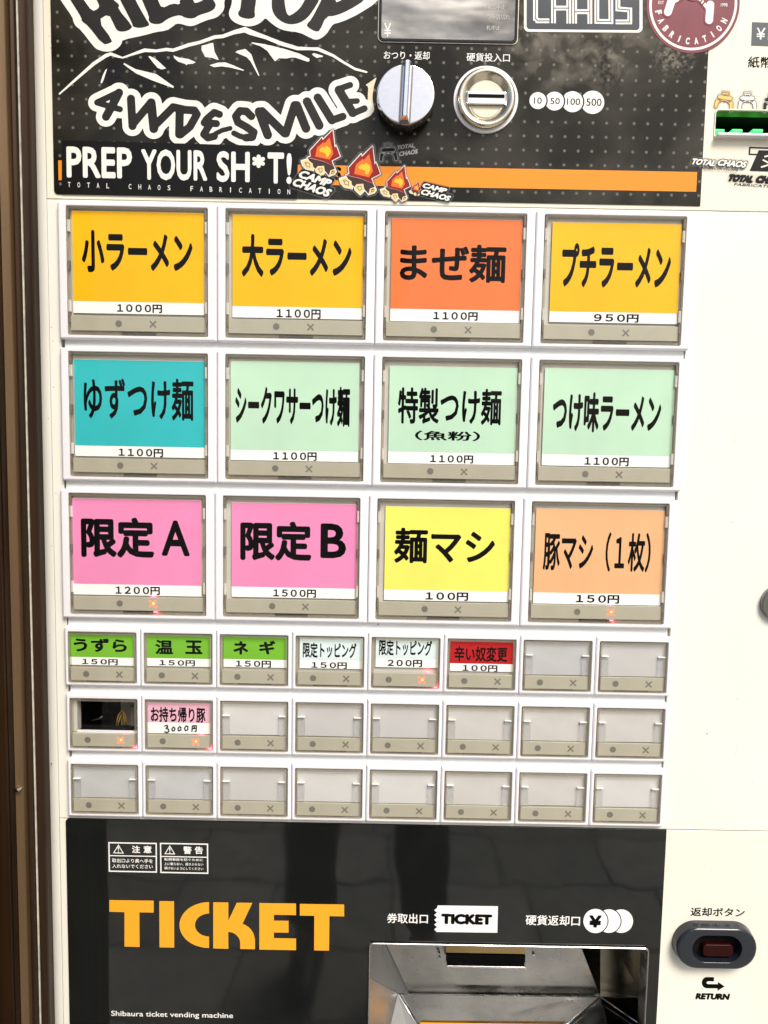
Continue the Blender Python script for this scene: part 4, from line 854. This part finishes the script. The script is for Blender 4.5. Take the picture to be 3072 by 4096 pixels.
# front view of a desert buggy, drawn in a unit frame (width about 2, centre 0)
BUG = dict(wheels=[[(-.84, .22), (-.92, .90)], [(.84, .22), (.92, .90)]], body=[(-.50, -.50), (-.80, -.44), (-.86, -.24), (-.70, -.08), (.70, -.08), (.86, -.24), (.80, -.44), (.50, -.50), (.38, -1.0), (-.38, -1.0)], arm=[(-.82, .46), (-.34, .06), (.34, .06), (.82, .46)], window=[(-.40, -.54), (-.30, -.88), (.30, -.88), (.40, -.54)])
def buggy(s, c, cx, cy, k, rot, fill, line, y, edge=.10, film=True):
    a = math.radians(rot); tr = lambda p: [(cx + k * (x * math.cos(a) - z * math.sin(a)), cy + k * (x * math.sin(a) + z * math.cos(a))) for x, z in p]
    fn = lambda X, Z: np.minimum.reduce([sd_stroke(X, Z, tr(w), .17 * k) for w in BUG['wheels']] + [sd_poly(X, Z, tr(BUG['body'])), sd_stroke(X, Z, tr(BUG['arm']), .07 * k)])
    bb = (cx - 1.5 * k, cx + 1.5 * k, cy - 1.3 * k, cy + 1.4 * k)
    if film: field('clear_film', c, lambda X, Z: fn(X, Z) - .3 * k, bb, k / 16, y, M['film'], s, .28)
    field('outline', c, lambda X, Z: fn(X, Z) - edge * k, bb, k / 18, y - .06, line, s); field('body_print', c, fn, bb, k / 18, y - .12, fill, s)
    field('cab_opening', c, lambda X, Z: np.minimum(np.maximum(np.abs(sd_poly(X, Z, tr(BUG['window']))) - .04 * k, -1e9), sd_stroke(X, Z, tr([(-.16, -.62), (.16, -.62)]), .08 * k)), bb, k / 22, y - .17, line, s)
    field('frame_lines', c, lambda X, Z: np.minimum.reduce([sd_stroke(X, Z, tr(q), .035 * k) for q in ([(-.62, .05), (-.5, .30)], [(-.45, .05), (-.4, .22)], [(-.14, .08), (.14, .08)], [(-.14, .18), (.14, .18)], [(.62, .05), (.5, .30)], [(.45, .05), (.4, .22)], [(-.7, 0), (-.3, 0)], [(.7, 0), (.3, 0)])]), bb, k / 22, y - .17, line, s)
s = sticker('black cut-out sticker of a buggy beside TOTAL CHAOS lettering, below the return dial', 1600, 605, 'buggy_sticker')
gl = mat('grey sticker outline', (.35, .35, .34), .4)
buggy(s, ZC, 932, 305, 78, -3, bv, gl, SY, .06)
slant_words(s, ZC, [('TOTAL', 1098, 250, 165, 38), ('CHAOS', 1122, 310, 175, 42)], SY - .02, 0, 9, .3, col=gl, block=True, film=False)
# CHAOS plate
s = sticker('slate rectangular CHAOS sticker with white border beside the display window', 2330, 60, 'plate_sticker')
slate = mat('slate vinyl', (.035, .045, .058), .35, spec=.35, mottle=(40, .4)); rr = rrect(65, 920, -330, 232, 34, 6); r2 = rrect(84, 898, -312, 213, 24, 6)
plate('white_border', [pl(ZR, [(x, y + (x - 490) * .009) for x, y in rr], SY)], SY, wv, s, .1); plate('slate_field', [pl(ZR, [(x, y + (x - 490) * .009) for x, y in r2], SY - .06)], SY - .06, slate, s)
CH = [[(248, -58), (172, -58), (148, -40), (148, 132), (166, 150), (248, 150)], [(278, -75), (278, 168)], [(388, -75), (388, 170)], [(278, 58), (388, 58)], [(430, 170), (430, -58), (540, -58), (540, 172)], [(430, 84), (540, 84)], [(590, -58), (690, -58), (692, 156), (590, 154), (590, -58)], [(845, -58), (742, -58), (742, 64), (828, 72), (828, 158), (725, 158)]]
def sdbox_stroke(X, Z, pts, r):
    d = np.full(X.shape, 1e9)
    for a, b in zip(pts[:-1], pts[1:]):
        ca = np.array(a, float); cb = np.array(b, float); u = (cb - ca) / (np.hypot(*(cb - ca)) + 1e-9); mid = (ca + cb) / 2; hl = np.hypot(*(cb - ca)) / 2
        p = (X - mid[0]) * u[0] + (Z - mid[1]) * u[1]; q = (X - mid[0]) * -u[1] + (Z - mid[1]) * u[0]; d = np.minimum(d, np.maximum(np.abs(p) - hl - (r if r > 8 else 0) * 0, np.abs(q) - r))
        if b is not pts[-1]: d = np.minimum(d, np.maximum(np.abs(X - cb[0]), np.abs(Z - cb[1])) - r)
    return d
field('block_letters', ZR, lambda X, Z: np.minimum.reduce([sdbox_stroke(X, Z, p, 17) for p in CH]), (120, 870, -100, 190), 2.5, SY - .12, wv, s)
field('inline', ZR, lambda X, Z: np.minimum.reduce([sdbox_stroke(X, Z, p, 3.0) for p in CH]), (120, 870, -100, 190), 2, SY - .18, slate, s)
# round maroon sticker
s = sticker('round maroon sticker with white ring, buggy and curved FABRICATION lettering', 2772, 20, 'round_sticker')
mar = mat('maroon vinyl', (.20, .022, .040), .38, spec=.35, mottle=(60, .25)); rc = W(*cp(ZR, 1285, 31), SY); k = .5546 / FPX * 415
def circ(r, y): return [(rc[0] + r * k * math.cos(2 * math.pi * i / 72), rc[1] + r * k * math.sin(2 * math.pi * i / 72)) for i in range(72)]
plate('maroon_disc', [circ(321, SY)], SY - .02, mar, s, .1); plate('white_ring', [circ(303, SY), circ(286, SY)[::-1]], SY - .08, wv, s)
parts = []
for i, ch in enumerate('FABRICATION'):
    a = math.radians(-74 + 141 * i / 10 - 2.5); r_ = 243 * k; x = rc[0] + r_ * math.sin(a); z = rc[1] - r_ * math.cos(a); parts.append(text_at(ch, x, z, (27 if ch != 'I' else 10) * k, 46 * k, SY - .1, .05, 0, a))
obj('lettering', *join(parts), wv, s)
T('lettering', 'EST', ZR, 1033, 1075, 6, 30, SY - .1, wv, s, off=.01); T('lettering', '1998', ZR, 1484, 1533, 22, 48, SY - .1, wv, s, off=.01)
buggy(s, ZR, 1280, -30, 165, 11, wv, mar, SY - .1, .07, False)
CS = CY - .12
gold = mat('gold vinyl', (.72, .47, .13), .35, .2, mottle=(80, .2)); brn = mat('brown outline vinyl', (.16, .11, .045), .45)
s = sticker('gold buggy sticker above the bill slot', 2900, 402, 'buggy_sticker', y=CS); buggy(s, ZB, 793, 300, 168, 9, gold, brn, CS, .085)
s = sticker('white buggy sticker above the bill slot', 2990, 403, 'buggy_sticker', y=CS); buggy(s, ZB, 1247, 310, 166, 1, wv, mat('grey outline vinyl', (.10, .10, .085), .45), CS, .085)
s = sticker('black buggy sticker above the bill slot', 3085, 403, 'buggy_sticker', y=CS); buggy(s, ZB, 1740, 335, 166, -2, bv, gl, CS, .06)
s = sticker('white TOTAL CHAOS FABRICATION sticker lapping from cream casing onto the black panel', 2870, 660, 'name_sticker', y=SY - .02)
slant_words(s, ZB, [('TOTAL', 375, 1545, 470, 118), ('CHAOS', 945, 1570, 560, 122)], SY - .06, 22, -3.6, .38, True, wv, bv, False)
T('lettering', 'FABRICATION', ZB, 245, 1060, 1650, 1705, SY - .2, bv, s, off=.012, shear=.4, rot=math.radians(-3))
s = sticker('black TOTAL CHAOS FABRICATION sticker on cream casing under the bill slot', 3000, 720, 'name_sticker', y=CS)
slant_words(s, ZB, [('TOTAL', 1120, 1868, 480, 118), ('CHAOS', 1720, 1900, 560, 122)], CS, 20, -3.0, .38, True, bv, bv, False)
T('lettering', 'FABRICATION', ZB, 985, 1900, 1978, 2045, CS - .1, bv, s, off=.012, shear=.4, rot=math.radians(-2.5))
s = sticker('large black slanted T emblem sticker on cream casing below the bill slot', 3040, 635, 'emblem_sticker', y=CS)
plate('emblem_bar', [pl(ZB, [(1283, 1235), (2200, 1262), (2190, 1425), (1270, 1398)], CS), pl(ZB, [(1310, 1265), (2170, 1290), (2165, 1398), (1302, 1370)][::-1], CS)], CS, bv, s)
plate('emblem_stem', [pl(ZB, [(1475, 1303), (2030, 1320), (1860, 1735), (1293, 1715)], CS - .06)], CS - .06, bv, s)
wl = mat('cream vinyl', (.72, .68, .55), .45)
for p in ([(1565, 1500), (1780, 1610)], [(1530, 1640), (1760, 1570)], [(1600, 1430), (1760, 1390)]): field('emblem_cut', ZB, lambda X, Z, p=p: sd_stroke(X, Z, p, 16), (1480, 1820, 1340, 1700), 8, CS - .12, wl, s)

# ------------------------------------------------------------------ bronze door frame at the left
fr = link(bpy.data.objects.new('door_frame', None)); fr.location = (XL * U - 40 * U, 0, GZ * U); tag(fr, 'bronze aluminium door frame with worn edges beside the vending machine', 'door frame')
def fx(p, Y): return W(p, 2048, Y)[0]
def upright(name, pts, m, z0=GZ, z1=760):
    """vertical extrusion of a closed (x, Y) outline"""
    n = len(pts); v = [(x, y, z) for z in (z0, z1) for x, y in pts]; f = [(i, (i + 1) % n, n + (i + 1) % n, n + i) for i in range(n)] + [tuple(range(n))[::-1], tuple(range(n, 2 * n))]
    o = obj(name, v, f, m, fr); fixn(o); bm = bmesh.new(); bm.from_mesh(o.data); vert = [e for e in bm.edges if abs(e.verts[0].co.z - e.verts[1].co.z) > .1]
    bmesh.ops.bevel(bm, geom=vert, offset=.55 * U, segments=2, profile=.5, affect='EDGES'); bm.to_mesh(o.data); bm.free(); autosmooth(o.data, 40); return o
a = fx(156, -1); b = fx(116, -5); c = fx(110, -10); d = fx(80, -14); e = fx(74, -14); f_ = fx(24, -20); h_ = fx(12, -22)
upright('frame_stop', [(a, 40), (a, -.5), (a - .6, -2.5), (b + .5, -4.5), (b, -4), (b, 40)], M['bronze'])
upright('sealant_line', [(b - .05, -5), (b - .9, -5.2), (b - .9, 10), (b - .05, 10)], M['sealant'])
upright('frame_lip', [(b - .95, -7.5), (c, -12), (d, -13), (d, 40), (b - .95, 40)], M['bronze'])
upright('groove', [(d - .05, -9), (e, -9), (e, 30), (d - .05, 30)], M['rubber'])
upright('jamb', [(e - .05, -15.5), (f_, -18), (f_, 40), (e - .05, 40)], M['bronze_light'])
upright('jamb_edge', [(f_ - .05, -21), (h_, -22.5), (h_, 40), (f_ - .05, 40)], M['bronze'])
upright('outer_stile', [(h_ - .4, -24), (h_ - 90, -24), (h_ - 90, 40), (h_ - .4, 40)], M['bronze'])
upright('unseen_stile', [(-189, -112), (-260, -112), (-260, -40), (-189, -40)], M['bronze'])  # unseen stile, added to give the dark strip mirrored in the lower panel
upright('gasket', [(a + .1, 5), (XL - .1, 8), (XL - .1, 40), (a + .1, 40)], M['rubber'])
ax_, az_ = W(68, 3160, -19); lathe('screw', ax_ + .4, az_, [(1.2, -15), (1.2, -19.5), (.7, -20.2)], M['nickel'], fr, 14)

# ------------------------------------------------------------------ the person taking the picture (mirrored faintly in the lower panel) and the phone
G = GZ * U
def skin(name, joints, bones, m, parent=None, root=0, sub=2):
    """joints: (x, y, height, radius x, radius y)"""
    me = bpy.data.meshes.new(name); bm = bmesh.new(); lay = bm.verts.layers.skin.verify(); vs_ = []
    for i, j in enumerate(joints):
        v_ = bm.verts.new((j[0], j[1], j[2] + G)); v_[lay].radius = (j[3], j[4] if len(j) > 4 else j[3]); v_[lay].use_root = (i == root); vs_.append(v_)
    for a_, b_ in bones: bm.edges.new((vs_[a_], vs_[b_]))
    bm.to_mesh(me); bm.free(); o = link(bpy.data.objects.new(name, me)); md = o.modifiers.new('skin', 'SKIN'); md.use_smooth_shade = True; md.branch_smoothing = .6
    sb = o.modifiers.new('sub', 'SUBSURF'); sb.levels = sb.render_levels = sub
    dg = bpy.context.evaluated_depsgraph_get(); m2 = bpy.data.meshes.new_from_object(o.evaluated_get(dg)); bpy.data.objects.remove(o)
    m2.materials.clear(); m2.materials.append(m); o = link(bpy.data.objects.new(name, m2))
    if parent: o.parent = parent
    return o
skinm = mat('skin', (.42, .24, .16), .5); navy = mat('dark navy cloth', (.012, .016, .026), .85, bump=(300, .3, .001)); shirt = mat('dark grey cloth', (.035, .036, .04), .9, bump=(300, .3, .001)); hairm = mat('black hair', (.012, .010, .009), .5); shoe = mat('dark shoe leather', (.02, .018, .018), .5)
cx = -.015
J = [(cx, -1.24, .93, .12, .10), (cx, -1.21, 1.10, .115, .09), (cx, -1.17, 1.30, .14, .095), (cx, -1.14, 1.43, .10, .08), (cx, -1.115, 1.50, .052), (cx, -1.09, 1.58, .066, .075), (cx, -1.085, 1.66, .078, .09), (cx, -1.09, 1.735, .05, .06), (cx, -1.005, 1.615, .012)]
B = [(0, 1), (1, 2), (2, 3), (3, 4), (4, 5), (5, 6), (6, 7), (5, 8)]
for sg in (-1, 1):
    n0 = len(J); J += [(cx + sg * .095, -1.23, .86, .085), (cx + sg * .125, -1.19, .50, .058), (cx + sg * .14, -1.24, .10, .038), (cx + sg * .145, -1.13, .035, .038, .03), (cx + sg * .15, -1.04, .028, .03, .022)]
    B += [(0, n0), (n0, n0 + 1), (n0 + 1, n0 + 2), (n0 + 2, n0 + 3), (n0 + 3, n0 + 4)]
    n0 = len(J); J += [(cx + sg * .17, -1.13, 1.40, .056), (cx + sg * .25, -1.00, 1.17, .044), (.0105 + sg * .10, -.74, 1.235, .028), (.0105 + sg * .072, -.665, 1.245, .030, .018), (cx + sg * .075, -1.09, 1.635, .010)]
    B += [(3, n0), (n0, n0 + 1), (n0 + 1, n0 + 2), (n0 + 2, n0 + 3), (6, n0 + 4)]
    for kf, (dz, ln) in enumerate(((.036, .9), (.013, 1.0), (-.010, .95), (-.032, .8))):
        n1 = len(J); J += [(.0105 + sg * .062, -.648, 1.245 + dz * .8, .0085), (.0105 + sg * .055, -.622, 1.245 + dz, .008), (.0105 + sg * .047, -.602, 1.245 + dz * 1.05, .0072), (.0105 + sg * .040 / ln, -.5985, 1.245 + dz * 1.05, .006)]
        B += [(n0 + 3, n1), (n1, n1 + 1), (n1 + 1, n1 + 2), (n1 + 2, n1 + 3)]
    n1 = len(J); J += [(.0105 + sg * .060, -.672, 1.275, .0095), (.0105 + sg * .046, -.640, 1.292, .0085), (.0105 + sg * .034, -.628, 1.300, .007)]; B += [(n0 + 3, n1), (n1, n1 + 1), (n1 + 1, n1 + 2)]
person = skin('person', J, B, skinm); tag(person, 'person in dark clothes holding up a phone, mirrored faintly in the lower black panel', 'person')
JT = [(cx, -1.24, .95, .135, .115), (cx, -1.225, 1.03, .13, .11)]; BT = [(0, 1)]
for sg in (-1, 1):
    n0 = len(JT); JT += [(cx + sg * .10, -1.23, .84, .10), (cx + sg * .128, -1.19, .50, .080), (cx + sg * .14, -1.23, .20, .068), (cx + sg * .142, -1.235, .07, .066)]; BT += [(0, n0), (n0, n0 + 1), (n0 + 1, n0 + 2), (n0 + 2, n0 + 3)]
skin('trousers', JT, BT, navy, person)
JS = [(cx, -1.225, 1.02, .135, .11), (cx, -1.20, 1.15, .13, .105), (cx, -1.17, 1.30, .15, .108), (cx, -1.14, 1.43, .11, .09), (cx, -1.12, 1.475, .066)]; BS = [(0, 1), (1, 2), (2, 3), (3, 4)]
for sg in (-1, 1):
    n0 = len(JS); JS += [(cx + sg * .175, -1.13, 1.395, .072), (cx + sg * .25, -1.00, 1.17, .060), (.0105 + sg * .125, -.79, 1.225, .044)]; BS += [(3, n0), (n0, n0 + 1), (n0 + 1, n0 + 2)]
skin('jacket', JS, BS, shirt, person)
for sg in (-1, 1): skin('shoe', [(cx + sg * .14, -1.26, .05, .045, .045), (cx + sg * .143, -1.16, .045, .046, .04), (cx + sg * .15, -1.03, .032, .04, .028)], [(0, 1), (1, 2)], shoe, person)
skin('hair', [(cx, -1.125, 1.64, .075, .07), (cx, -1.12, 1.70, .085, .09), (cx, -1.085, 1.745, .062, .07), (cx, -1.03, 1.735, .03, .03)], [(0, 1), (1, 2), (2, 3)], hairm, person)
for sg in (-1, 1): skin('eye', [(cx + sg * .030, -.998, 1.655, .010), (cx + sg * .031, -.996, 1.655, .009)], [(0, 1)], mat('eye', (.05, .03, .02), .2), person, sub=1)
skin('mouth', [(cx - .022, -1.012, 1.565, .005), (cx, -1.006, 1.563, .007), (cx + .022, -1.012, 1.565, .005)], [(0, 1), (1, 2)], mat('lips', (.35, .13, .11), .5), person, sub=1)
cmx, cmy, cmz = [c_ * U for c_ in CAM]
phone = bbox_bev('phone', (cmx - .0375) / U, (cmx + .0375) / U, -.606 / U, -.598 / U, (cmz - .130) / U, (cmz + .022) / U, mat('dark phone glass', (.02, .02, .022), .15), None, 2.2, 3, at=(cmx / U, -.602 / U, (cmz - .13) / U)); tag(phone, 'dark phone held up in front of the machine by the person', 'phone')
lathe('lens', cmx / U, cmz / U, [(5.5, -.598 / U), (5.5, -.5955 / U), (4.5, -.595 / U)], M['black'], phone, 24)
